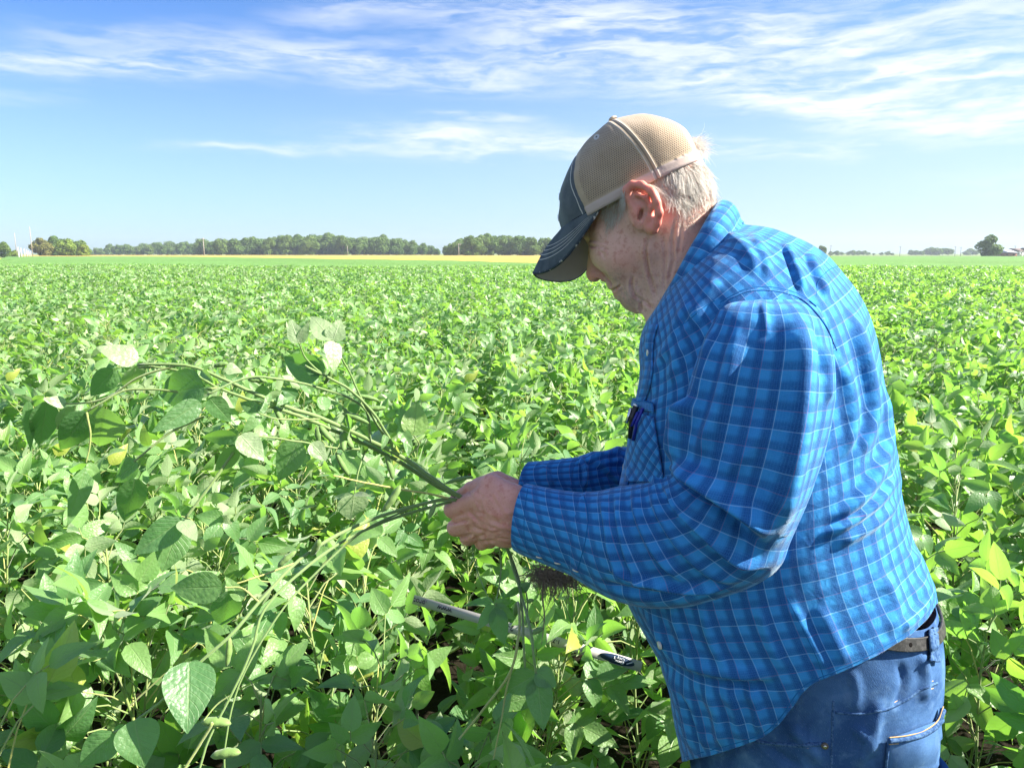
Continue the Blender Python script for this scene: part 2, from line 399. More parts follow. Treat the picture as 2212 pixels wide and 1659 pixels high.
def plant_meshes(seed, nu=5, nv=7, height=0.86, spread=1.0, ntri=30, pods=True):
    rng = np.random.RandomState(seed); L = MB(); S = MB(); Pd = MB()
    lean = rng.normal(0, 0.04, 2)
    zs = np.linspace(0, height-0.08, 9)
    pts = np.array([(lean[0]*z+0.012*math.sin(z*9+seed), lean[1]*z+0.012*math.cos(z*8+seed), z) for z in zs])
    S.tube(pts, np.linspace(0.0042, 0.002, 9), 6, a=0.25)
    az0 = rng.uniform(0, 6.28)
    for k in range(ntri):
        f = k/(ntri-1); z = 0.16+(height-0.26)*f**0.8
        b = np.array([np.interp(z, zs, pts[:, 0]), np.interp(z, zs, pts[:, 1]), z])
        az_ = az0+k*2.4+rng.normal(0, .5); out = np.array((math.cos(az_), math.sin(az_), 0))
        plen = rng.uniform(.12, .24)*(1-0.45*f)*spread; up = rng.uniform(.5, 1.3)*(0.6+0.7*f)
        dirp = out+np.array((0, 0, up)); dirp /= np.linalg.norm(dirp)
        e = b+dirp*plen; m = (b+e)/2+np.array((0, 0, 0.012))
        e[2] = min(e[2], height+rng.normal(0, .03))
        S.tube([b, m, e], [0.0017, 0.0014, 0.0012], 5, a=rng.choice([0.2, 0.4, 0.9], p=[.5, .35, .15]), cap=False)
        
        # leaves drift towards facing the sun, tips pointing out and up or down
        d = out*rng.uniform(.4, 1)+np.array((0, 0, rng.normal(.30, .75)))+rng.normal(0, .3, 3)
        n = np.array((0, 0, 1))*rng.uniform(.1, 1)+SUNV*rng.uniform(.0, 1.0)+rng.normal(0, .55, 3)
        trifoliate(L, S, e, d, n, rng.uniform(.060, .096), rng, nu, nv)
    if pods:
        for k in range(7):
            z = rng.uniform(.25, .65); b = np.array([np.interp(z, zs, pts[:, 0]), np.interp(z, zs, pts[:, 1]), z]); a = rng.uniform(0, 6.28)
            pod(Pd, b, np.array((math.cos(a), math.sin(a), rng.uniform(-.3, .6))), rng.uniform(.04, .055), 6)
    return L, S, Pd
def pod(mb, base, d, length, n=8, a=0.3, sag=0.25, r=0.0052, bendv=None):
    d = np.asarray(d, float)/np.linalg.norm(d); t = np.linspace(0, 1, 11)
    bv = np.array((0, 0, -1.0)) if bendv is None else np.asarray(bendv, float)
    pts = [base+d*length*x+bv*sag*length*x*x for x in t]
    rad = [r*(0.22+0.78*math.sin(math.pi*min(1, x*1.02))**0.55)*(1+0.08*math.cos((x-0.2)*2*math.pi*3.1)) if 0 < x < 1 else r*0.18 for x in t]
    mb.tube(pts, rad, n, a=a, flat=0.75)
M_pod = material('soybean_pod', build=lambda nt, p, out: (
    nt.put(p.inputs['Base Color'], nt.mix(nt.attr('rnd'), (0.10, 0.19, 0.05), (0.18, 0.28, 0.08))),
    p.inputs['Sheen Weight'].__setattr__('default_value', 0.3), p.inputs['Sheen Roughness'].__setattr__('default_value', 0.35),
    nt.put(p.inputs['Normal'], nt.bump(nt.noise(nt.tc('Object'), 900, 2), 0.5, 0.0006))), rough=0.6)

rng = np.random.RandomState(5)
NVAR = 7
protos = []
for k in range(NVAR):
    L, S, Pd = plant_meshes(100+k)
    root = empty('soybean_plant', (0, 0, 0))
    L.build('foliage', M_leaf, root); S.build('stem', M_stem, root)
    protos.append(root)
# low detail meshes for the mass of the crop farther off
far_src = []
for k in range(5):
    L, S, Pd = plant_meshes(200+k, 3, 4, ntri=24, pods=False)
    far_src.append((L, S))
# positions: rows 38 cm apart
BODYX = (0.28, 1.02)
cand = []
for rr in range(-130, 130):
    for q in range(0, 520):
        d_row = 0.36
        x = rr*d_row; y = 0.30+q*0.17
        if y > 46: break
        if abs(x) > 1.1+y*0.92: continue
        cand.append((x+rng.normal(0, .05), y+rng.normal(0, .05)))
cand = np.array(cand)
cand = cand[(cand[:, 1] < 40+4*np.sin(cand[:, 0]*.2))]
MANC = np.array((0.50, 1.02))
def keep_out(c):
    # the camera and the standing man take up room between the rows
    okc = np.hypot(c[:, 0], c[:, 1]) > 0.62
    okm = np.hypot((c[:, 0]-MANC[0])/0.30, (c[:, 1]-MANC[1])/0.29) > 1
    return okc & okm
cand = cand[keep_out(cand)]
px_, py_, d_ = to_px(np.column_stack((cand, np.full(len(cand), 0.8))))
hidden = (px_ > 1500) & (px_ < 1950) & (cand[:, 1] > 1.5) & (cand[:, 1] < 9) & (py_ > 700)
vis = (px_ > -260) & (px_ < 2470) & (d_ > 0.3) & ~hidden
dist = np.hypot(cand[:, 0], cand[:, 1])
order = np.argsort(np.where(vis, dist, 1e9))
near_i = order[:290]; rest = np.ones(len(cand), bool); rest[near_i] = False
LBL = 'leafy green soybean plant in the dense crop near the man'
used = [False]*NVAR
for c_, i in enumerate(near_i):
    k = c_ % NVAR
    if not used[k]: r_ = protos[k]; used[k] = True
    else:
        r_ = protos[k].copy(); col.objects.link(r_)
        for ch in protos[k].children:
            c2 = ch.copy(); col.objects.link(c2); c2.parent = r_
    x, y = cand[i]
    r_.location = (x, y, 0); r_.rotation_euler = (rng.normal(0, .06), rng.normal(0, .06), rng.uniform(0, 6.28))
    s_ = rng.uniform(.88, 1.08)
    if math.hypot(x, y) < 1.25: s_ *= 0.93
    r_.scale = (s_, s_, s_*rng.uniform(.94, 1.05))
    tag(r_, LBL, 'soybean plant', 'soybean plants in the near rows')
# the rest of the crop: one object, points + geometry nodes instancing the far plant meshes
rp = cand[rest]
crop_me = bpy.data.meshes.new('soybean_crop'); crop_me.vertices.add(len(rp))
zz = 0.03*vnoise(np.column_stack((rp, np.zeros(len(rp)))), 0.35)
crop_me.vertices.foreach_set('co', np.column_stack((rp, np.minimum(zz, 0))).astype(np.float32).ravel())
for nm, typ, val in (('variant', 'INT', rng.randint(0, 5, len(rp))), ('turn', 'FLOAT', rng.uniform(0, 6.28, len(rp))), ('size', 'FLOAT', rng.uniform(.86, 1.12, len(rp)))):
    a = crop_me.attributes.new(nm, typ, 'POINT'); a.data.foreach_set('value', val.astype(np.int32 if typ == 'INT' else np.float32))
crop = bpy.data.objects.new('soybean_crop', crop_me); col.objects.link(crop)
tag(crop, 'dense green soybean crop stretching away behind the nearest plants', 'crop', kind='stuff')
# source meshes live in geometry nodes as object data from an unlinked collection
src_objs = []
for k, (L, S) in enumerate(far_src):
    m_ = MB(); 
    for v, uv, a in zip(L.v, L.uv, L.a): pass
    V = np.concatenate(L.v+S.v); UV = np.concatenate(L.uv+S.uv); A = np.concatenate(L.a+S.a)
    F = L.f+[tuple(i+L.n for i in f) for f in S.f]; MI = [0]*len(L.f)+[1]*len(S.f)
    ob = make_mesh('soybean_plant_source', V, F, [M_leaf, M_stem], uv=UV, mat_idx=MI, attrs={'rnd': A})
    col.objects.unlink(ob); src_objs.append(ob)
ng = bpy.data.node_groups.new('scatter_crop', 'GeometryNodeTree')
ng.interface.new_socket('Geometry', in_out='INPUT', socket_type='NodeSocketGeometry')
ng.interface.new_socket('Geometry', in_out='OUTPUT', socket_type='NodeSocketGeometry')
gi = ng.nodes.new('NodeGroupInput'); go = ng.nodes.new('NodeGroupOutput'); jn = ng.nodes.new('GeometryNodeJoinGeometry')
def nattr(nm, typ):
    a = ng.nodes.new('GeometryNodeInputNamedAttribute'); a.data_type = typ; a.inputs[0].default_value = nm; return a.outputs[0]
for k, ob in enumerate(src_objs):
    oi = ng.nodes.new('GeometryNodeObjectInfo'); oi.inputs[0].default_value = ob; oi.inputs['As Instance'].default_value = True
    ip = ng.nodes.new('GeometryNodeInstanceOnPoints'); cmp_ = ng.nodes.new('FunctionNodeCompare'); cmp_.data_type = 'INT'; cmp_.operation = 'EQUAL'
    ng.links.new(nattr('variant', 'INT'), cmp_.inputs[2]); cmp_.inputs[3].default_value = k
    cx = ng.nodes.new('ShaderNodeCombineXYZ'); ng.links.new(nattr('turn', 'FLOAT'), cx.inputs[2])
    e2r = ng.nodes.new('FunctionNodeEulerToRotation'); ng.links.new(cx.outputs[0], e2r.inputs[0])
    ng.links.new(gi.outputs[0], ip.inputs['Points']); ng.links.new(cmp_.outputs[0], ip.inputs['Selection'])
    ng.links.new(oi.outputs['Geometry'], ip.inputs['Instance']); ng.links.new(e2r.outputs[0], ip.inputs['Rotation'])
    ng.links.new(nattr('size', 'FLOAT'), ip.inputs['Scale']); ng.links.new(ip.outputs[0], jn.inputs[0])
ng.links.new(jn.outputs[0], go.inputs[0])
md = crop.modifiers.new('scatter', 'NODES'); md.node_group = ng
# ================================================================== the man
AL = R(20.0)                                    # his side plane is square to a ray 20 degrees right of the view axis
NV = np.array((math.sin(AL), math.cos(AL), 0.0)); RV = np.array((math.cos(AL), -math.sin(AL), 0.0))
D0 = 1.05                                       # distance of his mid plane
CAMP = np.array((0, 0, CAMZ))
def L2(px, py, D=D0):
    """local (s, t) of pixel (px,py) on the plane at distance D; s along his back, t height"""
    v = P(px, py, 1.0)-CAMP; k = D/(v @ NV); q = v*k
    return q @ RV, q[2]+CAMZ
def W3(s, t, D):
    s = np.asarray(s, float); D = np.asarray(D, float); t = np.asarray(t, float)
    return s[..., None]*RV+D[..., None]*NV+t[..., None]*np.array((0, 0, 1.0))
def M(px, py, D=D0):
    s, t = L2(px, py, D); return W3(s, t, D)
def poly_dist(px, py, pts):
    """distance in pixels to a polyline, and the fraction along it"""
    best = np.full(px.shape, 1e9); frac = np.zeros(px.shape); pts = np.asarray(pts, float)
    n = len(pts)-1
    for i in range(n):
        a, b = pts[i, :2], pts[i+1, :2]; ab = b-a; l2 = ab @ ab
        t = np.clip(((px-a[0])*ab[0]+(py-a[1])*ab[1])/l2, 0, 1)
        d = np.hypot(px-a[0]-t*ab[0], py-a[1]-t*ab[1]); m = d < best
        best = np.where(m, d, best); frac = np.where(m, (i+t)/n, frac)
    return best, frac
def poly_signed(px, py, pts):
    """signed side distance to a polyline (positive on its right when walking along it)"""
    best = np.full(px.shape, 1e9); sg = np.zeros(px.shape); fr = np.zeros(px.shape); pts = np.asarray(pts, float); n = len(pts)-1
    for i in range(n):
        a, b = pts[i, :2], pts[i+1, :2]; ab = b-a; l2 = ab @ ab; l = math.sqrt(l2)
        t = np.clip(((px-a[0])*ab[0]+(py-a[1])*ab[1])/l2, 0, 1)
        d = np.hypot(px-a[0]-t*ab[0], py-a[1]-t*ab[1]); c = (ab[0]*(py-a[1])-ab[1]*(px-a[0]))/l
        m = d < best; best = np.where(m, d, best); sg = np.where(m, np.sign(c)*d, sg); fr = np.where(m, (i+t)/n, fr)
    return sg, fr

# ------------------------------------------------------------------ body surface: one implicit surface
def axis(segs):
    out = []
    for a, b, st in segs:
        n = max(1, int(round((b-a)/st))); out.append(np.linspace(a, b, n, endpoint=False))
    return np.concatenate(out+[np.array([segs[-1][1]])])
sH0, tH0 = L2(1240, 690); sH1, tH1 = L2(1580, 250)
sA0, tA0 = L2(930, 1200, .9); sA1, tA1 = L2(1230, 1000, .9)
AXS = axis([(sA0-.02, sH0-.02, .0022), (sH0-.02, sH1, .0019), (sH1, .95, .014)])
AXT = axis([(0.02, tA0-.02, .02), (tA0-.02, tA1+.01, .0022), (tA1+.01, tH0-.01, .012), (tH0-.01, tH1+.01, .0019)])
AXH = axis([(-.25, -.115, .008), (-.115, .205, .0022), (.205, .26, .008)])
FLD = np.full((len(AXS), len(AXT), len(AXH)), 0.3, np.float32)
def sub(lo, hi, m=0.012):
    i = [np.searchsorted(ax, l-m) for ax, l in zip((AXS, AXT, AXH), lo)]; j = [np.searchsorted(ax, h+m) for ax, h in zip((AXS, AXT, AXH), hi)]
    sl = tuple(slice(max(a-1, 0), b+1) for a, b in zip(i, j))
    X, Y, Z = np.meshgrid(AXS[sl[0]], AXT[sl[1]], AXH[sl[2]], indexing='ij', sparse=True)
    return sl, X, Y, Z
def smin(a, b, k):
    if k <= 0: return np.minimum(a, b)
    h = np.maximum(k-np.abs(a-b), 0)/k
    return np.minimum(a, b)-h*h*k*0.25
def smax(a, b, k): return -smin(-a, -b, k)
def d_caps(X, Y, Z, a, b, ra, rb, zs=1.0):
    a = np.array(a, float); b = np.array(b, float); ab = b-a
    px, py, pz = X-a[0], Y-a[1], (Z-a[2])*zs; ab2 = ab*np.array((1, 1, zs)); l2 = max(ab2 @ ab2, 1e-12)
    t = np.clip((px*ab2[0]+py*ab2[1]+pz*ab2[2])/l2, 0, 1)
    return np.sqrt((px-t*ab2[0])**2+(py-t*ab2[1])**2+(pz-t*ab2[2])**2)-(ra+(rb-ra)*t)
def d_ell(X, Y, Z, c, r, rot=0.0):
    x, y, z = X-c[0], Y-c[1], Z-c[2]
    if rot: co, si = math.cos(rot), math.sin(rot); x, y = x*co+y*si, -x*si+y*co
    k0 = np.sqrt((x/r[0])**2+(y/r[1])**2+(z/r[2])**2); k1 = np.sqrt((x/r[0]**2)**2+(y/r[1]**2)**2+(z/r[2]**2)**2)+1e-9
    return k0*(k0-1)/k1
class Fld:
    """field of one body region in pixel terms: u(px,py,h) -> local metres"""
    def __init__(s, Dc, S, mirror, yaw=0.0): s.Dc, s.S, s.mir, s.yaw = Dc, S, mirror, yaw
    def pt(s, p):
        h = p[2]/s.S; D = s.Dc-h; a, b = L2(p[0], p[1], D); return np.array((a-s.yaw*h, b, D0-D))
    def caps(s, p, q, rp, rq, k=.006, zs=1.0, op='add'):
        a, b = s.pt(p), s.pt(q); ra, rb = rp/s.S, rq/s.S; R_ = max(ra, rb)
        lo = np.minimum(a, b)-R_; hi = np.maximum(a, b)+R_
        if s.mir: hi[2] = max(abs(lo[2]), abs(hi[2])); lo[2] = -hi[2]
        s.go(lo, hi, lambda X, Y, Z: d_caps(X, Y, Z, a, b, ra, rb, zs), k, op)
    def ell(s, c, r, rot=0.0, k=.006, op='add'):
        c_ = s.pt(c); r_ = np.array(r, float)/s.S; m = max(r_)
        lo, hi = c_-m, c_+m
        if s.mir: hi[2] = max(abs(lo[2]), abs(hi[2])); lo[2] = -hi[2]
        s.go(lo, hi, lambda X, Y, Z: d_ell(X, Y, Z, c_, r_, R(rot)), k, op)
    def go(s, lo, hi, f, k, op):
        if s.yaw: lo = lo-np.array((.025, 0, 0)); hi = hi+np.array((.025, 0, 0))
        sl, X, Y, Z = sub(lo, hi, 0.02+k)
        X = X-s.yaw*Z
        if s.mir: Z = np.abs(Z)
        d = f(X, Y, Z).astype(np.float32)
        if op == 'add': FLD[sl] = smin(FLD[sl], d, k)
        elif op == 'cut': FLD[sl] = smax(FLD[sl], -d, k)
H = Fld(D0, 1606.0, True, .18)
# head (pixel positions on his side, rotation: positive tips the long axis up towards the back)
H.ell((1368, 386, 0), (143, 112, 112), 26, .01)
H.ell((1452, 425, 0), (84, 84, 88), 0, .03)
H.ell((1350, 500, 0), (80, 105, 92), 0, .02)
H.ell((1400, 470, 40), (70, 75, 68), 0, .02)
H.caps((1430, 470, 0), (1478, 650, 0), 98, 104, .02)
H.caps((1432, 600, 0), (1490, 690, 0), 70, 110, .02)
H.caps((1398, 540, 66), (1372, 640, 20), 32, 30, .018)          # jaw
H.caps((1408, 600, 30), (1398, 662, 18), 34, 26, .018)          # soft throat
H.ell((1365, 625, 34), (32, 38, 30), 0, .012)                   # jowl
H.ell((1340, 555, 52), (48, 50, 38), 0, .02)                    # cheek
H.ell((1345, 600, 0), (38, 58, 52), 0, .016)                    # muzzle
H.ell((1369, 649, 0), (27, 29, 30), 0, .010)                    # chin
H.caps((1284, 520, 0), (1284, 588, 0), 12, 19, .008)            # nose
H.ell((1297, 597, 15), (17, 12, 9), -20, .005)
H.ell((1281, 596, 0), (15, 15, 14), 0, .006)
H.ell((1300, 545, 52), (26, 30, 26), 0, .014)
H.caps((1272, 507, 8), (1300, 500, 62), 14, 15, .012)           # brow
H.ell((1268, 530, 36), (17, 13, 20), 0, .006, 'cut')
H.ell((1286, 530, 38), (17, 14, 19), 0, .004)                   # lid over the eye
H.caps((1266, 536, 30), (1292, 534, 54), 2.6, 2.2, .002, 1.0, 'cut')
H.caps((1268, 523, 24), (1298, 521, 52), 2.2, 1.6, .003, 1.0, 'cut')
H.caps((1322, 618, 0), (1342, 611, 36), 8, 6, .006)             # lips
H.caps((1330, 637, 0), (1343, 628, 32), 8, 6, .005)
H.caps((1316, 630, 0), (1340, 619, 34), 4.2, 3.0, .002, 1.0, 'cut')
H.caps((1330, 650, 0), (1345, 646, 26), 5, 5, .006, 1.0, 'cut')
H.ell((1291, 605, 15), (7.5, 5, 9), 25, .002, 'cut')           # nostril
H.caps((1322, 628, 20), (1341, 618, 56), 3.6, 2.6, .003, 1.0, 'cut')
H.caps((1303, 588, 24), (1322, 612, 44), 3, 2.5, .006, 1.0, 'cut')
# trim to the profile
prof = [(1268,470),(1261,500),(1258,515),(1266,530),(1268,545),(1264,570),(1263,588),(1268,602),(1277,611),(1290,610),(1300,608),(1304,615),(1313,623),(1322,628),(1325,632),(1325,638),(1329,645),(1338,650),(1345,661),(1357,671),(1373,676),(1386,674),(1394,686),(1400,720),(1430,790),(1700,790),(1700,200),(1200,200),(1200,440)]
sl, X, Y, Z = sub((sH0-.03, tH0-.10, -.12), (sH1+.02, tH1+.03, .12), 0)
pg = np.array([L2(a, b) for a, b in prof]); Xg, Yg = np.meshgrid(AXS[sl[0]], AXT[sl[1]], indexing='ij')
dist_ = np.full(Xg.shape, 1e9); ins = np.zeros(Xg.shape, bool)
for i in range(len(pg)):
    a, b = pg[i], pg[(i+1) % len(pg)]; ab = b-a; t = np.clip(((Xg-a[0])*ab[0]+(Yg-a[1])*ab[1])/(ab@ab), 0, 1)
    dist_ = np.minimum(dist_, np.hypot(Xg-a[0]-t*ab[0], Yg-a[1]-t*ab[1]))
    c = ((a[1] > Yg) != (b[1] > Yg)) & (Xg < (b[0]-a[0])*(Yg-a[1])/(b[1]-a[1]+1e-12)+a[0]); ins ^= c
sd2 = np.where(ins, -dist_, dist_)
xs_ = AXS[sl[0]]; zs_ = AXH[sl[2]]; sd3 = np.zeros(FLD[sl].shape, np.float32)
for kz, z_ in enumerate(zs_):
    xq = np.clip(xs_-H.yaw*z_, xs_[0], xs_[-1]); i_ = np.clip(np.searchsorted(xs_, xq)-1, 0, len(xs_)-2); f_ = ((xq-xs_[i_])/(xs_[i_+1]-xs_[i_]))[:, None]
    sd3[:, :, kz] = sd2[i_]*(1-f_)+sd2[i_+1]*f_
FLD[sl] = smax(FLD[sl], sd3, .003)
# ears
E = H
hx = [(1366,446,122,9),(1358,428,122,9),(1355,410,126,9),(1366,399,132,8.5),(1386,400,139,8.5),(1406,413,145,8.5),(1419,436,147,8),(1424,460,145,8),(1419,482,138,8.5),(1411,494,132,10),(1402,494,124,10)]
E.ell((1391, 448, 120), (33, 48, 12), -8, .006)
for a, b in zip(hx[:-1], hx[1:]): E.caps(a[:3], b[:3], a[3], b[3], .003)
E.ell((1388, 432, 136), (19, 17, 13), -30, .005, 'cut')
E.ell((1393, 462, 134), (13, 20, 12), -10, .005, 'cut')
for a, b in zip([(1376,420,130),(1396,428,137),(1406,448,138),(1403,470,134)], [(1396,428,137),(1406,448,138),(1403,470,134),(1395,482,128)]): E.caps(a, b, 4.5, 4.5, .005)
E.ell((1374, 458, 122), (8, 12, 9), 10, .004)
E.ell((1384, 464, 122), (4.5, 12, 14), -15, .003, 'cut')
E.ell((1408, 487, 126), (13, 17, 8), 0, .006)
# near hand (his left), back of the hand towards the camera, thumb on top
def hand(F, dx, dy, sg, k=1.0):
    def q(x, y, h): return ((x-1060)*k+1060+dx, (y-1105)*k+1105+dy, h*sg*k)
    def c(a, b, ra, rb, kk=.003): F.caps(q(*a), q(*b), ra*k, rb*k, kk)
    F.ell(q(1084, 1114, -6), (62*k, 71*k, 30*k), 0, .006)
    F.ell(q(1050, 1112, -10), (36*k, 60*k, 24*k), 0, .012)
    F.caps(q(1105, 1114, -6), q(1190, 1126, -4), 60*k, 46*k, .014, 1.5)
    c((1100, 1088, -12), (1046, 1078, -6), 28, 24, .010)
    c((1046, 1078, -6), (978, 1100, -20), 25, 20, .006); c((978, 1100, -20), (982, 1092, -52), 19, 16); c((982, 1092, -52), (1006, 1078, -70), 15, 13)
    c((1030, 1116, -8), (984, 1140, -24), 25, 20, .003); c((984, 1140, -24), (996, 1132, -58), 18, 16, .002); c((996, 1132, -58), (1030, 1115, -76), 15, 13)
    c((1034, 1142, -12), (1010, 1162, -30), 22, 17, .003); c((1010, 1162, -30), (1030, 1158, -62), 16, 15, .002); c((1030, 1158, -62), (1060, 1140, -70), 14, 12)
    c((1056, 1160, -14), (1040, 1174, -34), 19, 15, .003); c((1040, 1174, -34), (1060, 1172, -60), 14, 12, .002); c((1060, 1172, -60), (1082, 1155, -64), 12, 11)
    c((1108, 1078, -14), (1062, 1048, -22), 31, 25, .010); c((1062, 1048, -22), (1018, 1058, -38), 24, 19, .003); c((1018, 1058, -38), (984, 1078, -46), 18, 14, .002)
    F.caps(q(1068, 1070, 8), q(1044, 1064, -2), 3.5*k, 3*k, .004, 1.0, 'cut')
hand(Fld(.90, 1573.0, False), 0, 0, 1)
hand(Fld(1.0, 1430.0, False), 12, -12, -1, .92)
# arms, trunk and legs inside the clothes
B = Fld(D0, 1500.0, False)
def bc(p, q, rp, rq, k=.03):                    # p: (px, py, D)
    a = np.array((*L2(*p), D0-p[2])); b = np.array((*L2(*q), D0-q[2])); R_ = max(rp, rq)
    B.go(np.minimum(a, b)-R_, np.maximum(a, b)+R_, lambda X, Y, Z: d_caps(X, Y, Z, a, b, rp, rq), k, 'add')
bc((1190, 1130, .90), (1590, 1165, .845), .030, .042, .012); bc((1590, 1165, .845), (1660, 760, .90), .042, .050, .02)
bc((1150, 1046, 1.005), (1345, 1040, 1.14), .016, .023, .01); bc((1345, 1040, 1.14), (1490, 1030, 1.2), .023, .036, .01); bc((1490, 1020, 1.2), (1640, 760, 1.21), .038, .050, .02)
bc((1530, 705, 1.05), (1630, 770, 1.05), .06, .115); bc((1640, 760, .96), (1640, 760, 1.14), .085, .085, .05)
bc((1620, 760, 1.05), (1650, 1150, 1.05), .12, .135); bc((1650, 1150, 1.05), (1760, 1330, 1.05), .135, .11, .05)
s0, t0 = L2(1765, 1350)
for hh in (-.085, .085):
    for a, b, ra, rb in (((s0, t0, hh), (s0-.02, .50, hh), .075, .055), ((s0-.02, .50, hh), (s0+.02, .09, hh), .055, .04), ((s0+.02, .09, hh), (s0-.13, .06, hh), .04, .032)):
        a, b = np.array(a), np.array(b); R_ = max(ra, rb)
        B.go(np.minimum(a, b)-R_, np.maximum(a, b)+R_, lambda X, Y, Z: d_caps(X, Y, Z, a, b, ra, rb), .03, 'add')
def surface_nets(F, ax):
    """naive surface nets on a rectilinear grid"""
    ins = F < 0; nx, ny, nz = F.shape
    c = np.zeros((nx-1, ny-1, nz-1), np.uint8)
    for i in (0, 1):
        for j in (0, 1):
            for k in (0, 1): c += ins[i:nx-1+i, j:ny-1+j, k:nz-1+k]
    act = (c > 0) & (c < 8); I, J, K = np.nonzero(act); idx = np.full(act.shape, -1, np.int32); idx[I, J, K] = np.arange(len(I))
    acc = np.zeros((len(I), 3)); cnt = np.zeros(len(I))
    co = [(i, j, k) for i in (0, 1) for j in (0, 1) for k in (0, 1)]
    for a in range(8):
        for b in range(a+1, 8):
            A, Bc = co[a], co[b]
            if sum(abs(x-y) for x, y in zip(A, Bc)) != 1: continue
            fa = F[I+A[0], J+A[1], K+A[2]]; fb = F[I+Bc[0], J+Bc[1], K+Bc[2]]; m = (fa < 0) != (fb < 0)
            t = np.where(m, fa/np.where(m, fa-fb, 1), 0)
            pa = np.stack((ax[0][I+A[0]], ax[1][J+A[1]], ax[2][K+A[2]]), 1); pb = np.stack((ax[0][I+Bc[0]], ax[1][J+Bc[1]], ax[2][K+Bc[2]]), 1)
            acc += np.where(m[:, None], pa+(pb-pa)*t[:, None], 0); cnt += m
    V = acc/cnt[:, None]; quads = []
    for d in range(3):
        s0 = [slice(1, -1)]*3; s0[d] = slice(0, -1)
        e = [slice(None)]*3; A = F[tuple(slice(0, -1) if q == d else slice(None) for q in range(3))] < 0
        Bq = F[tuple(slice(1, None) if q == d else slice(None) for q in range(3))] < 0
        x = np.argwhere(A != Bq); u, v = [(1, 2), (2, 0), (0, 1)][d]
        ok = (x[:, u] > 0) & (x[:, v] > 0) & (x[:, u] < F.shape[u]-1) & (x[:, v] < F.shape[v]-1); x = x[ok]
        def cell(du, dv):
            y = x.copy(); y[:, u] -= du; y[:, v] -= dv; return idx[y[:, 0], y[:, 1], y[:, 2]]
        q = np.stack((cell(1, 1), cell(0, 1), cell(0, 0), cell(1, 0)), 1); flip = ~A[x[:, 0], x[:, 1], x[:, 2]]
        q[flip] = q[flip][:, ::-1]; quads.append(q)
    Q = np.concatenate(quads); return V, Q[(Q >= 0).all(1)]
bV, bF = surface_nets(FLD, (AXS, AXT, AXH)); del FLD
def grad_normals(V, F):
    n = np.zeros_like(V); a, b, c, d = (V[F[:, i]] for i in range(4)); fn = np.cross(c-a, d-b)
    for i in range(4): np.add.at(n, F[:, i], fn)
    return n/(np.linalg.norm(n, axis=1)[:, None]+1e-12)
# local axes (s, t, h) are left handed against world once h points to the camera, so fix the winding after mapping
bW = W3(bV[:, 0], bV[:, 1], D0-bV[:, 2])
bN = grad_normals(bW, bF)
ctr = M(1640, 900)
test = np.argmax(bW[:, 2]); 
if bN[test, 2] < 0: bF = bF[:, ::-1].copy(); bN = -bN
VIEW = lambda Wp: (CAMP-Wp)/np.linalg.norm(CAMP-Wp, axis=1)[:, None]
def grooves(Wp, N, lines, only=None):
    """lines: (points, width px, depth m, mode) carved (negative depth = ridge) on the side towards the camera"""
    px, py, d = to_px(Wp); face = smoothstep(-.1, .35, (N*VIEW(Wp)).sum(1))
    if only is not None: face = face*only
    disp = np.zeros(len(Wp))
    for pts, wd, dep in lines:
        pts = np.asarray(pts, float); bb = (px > pts[:, 0].min()-4*wd) & (px < pts[:, 0].max()+4*wd) & (py > pts[:, 1].min()-4*wd) & (py < pts[:, 1].max()+4*wd)
        if not bb.any(): continue
        dd, fr = poly_dist(px[bb], py[bb], pts); env = np.clip(np.minimum(fr, 1-fr)*5, 0, 1)**.7
        g = np.exp(-(dd/wd)**2)-0.35*np.exp(-((dd-2.0*wd)/(1.2*wd))**2)
        disp[bb] -= dep*g*env
    return Wp+N*(disp*face)[:, None]
FACE_LINES = [
 ([(1316,629),(1326,626),(1336,620),(1341,616)], 2.4, .0036), ([(1284,600),(1290,594),(1298,593),(1303,600)], 2.6, .0016),
 ([(1266,529),(1280,533),(1298,531)], 2.6, .0024), ([(1270,519),(1284,520),(1300,524)], 2.6, .0018),
 ([(1403,506),(1394,539),(1396,560),(1400,583),(1410,618),(1417,644)], 3.4, .0038),
 ([(1433,507),(1437,545),(1436,590),(1433,629)], 3.0, .0023),
 ([(1460,470),(1452,520),(1455,560),(1444,610)], 3.2, .0029),
 ([(1472,480),(1470,520),(1462,560)], 3.0, .0017),
 ([(1366,596),(1364,618),(1371,638),(1384,649)], 3.2, .0038),
 ([(1386,648),(1398,656),(1412,668)], 3.0, .0026),
 ([(1384,652),(1386,674)], 3.2, .0032),
 ([(1303,586),(1312,600),(1326,612)], 3.2, .0023),
 ([(1340,622),(1348,634),(1352,646)], 3.0, .0014),
 ([(1292,540),(1302,548),(1306,560)], 2.6, .0014),
 ([(1290,528),(1304,524),(1314,526)], 2.2, .0014), ([(1292,533),(1306,536),(1316,542)], 2.2, .0013),
 ([(1500,420),(1525,405),(1545,392)], 3.2, .0032), ([(1505,450),(1530,436),(1549,424)], 3.2, .0026),
 ([(1495,480),(1515,465),(1538,452)], 3.0, .0023),
]
rgl = np.random.RandomState(3)
HAND_LINES = [([(1056,1068),(1064,1074),(1072,1090)], 3.0, .0017), ([(970,1131),(992,1126),(1014,1124)], 3.4, .0043), ([(984,1161),(1004,1158),(1020,1154)], 3.4, .0038)]
for k_ in range(46):
    x = rgl.uniform(1015, 1118); y = rgl.uniform(1062, 1176); a = rgl.normal(.9 if y < 1110 else .25, .35); l = rgl.uniform(8, 20)
    HAND_LINES.append(([(x-math.cos(a)*l, y-math.sin(a)*l), (x, y+rgl.normal(0, 2)), (x+math.cos(a)*l, y+math.sin(a)*l)], rgl.uniform(2.0, 3.2), rgl.uniform(.0007, .0014)))
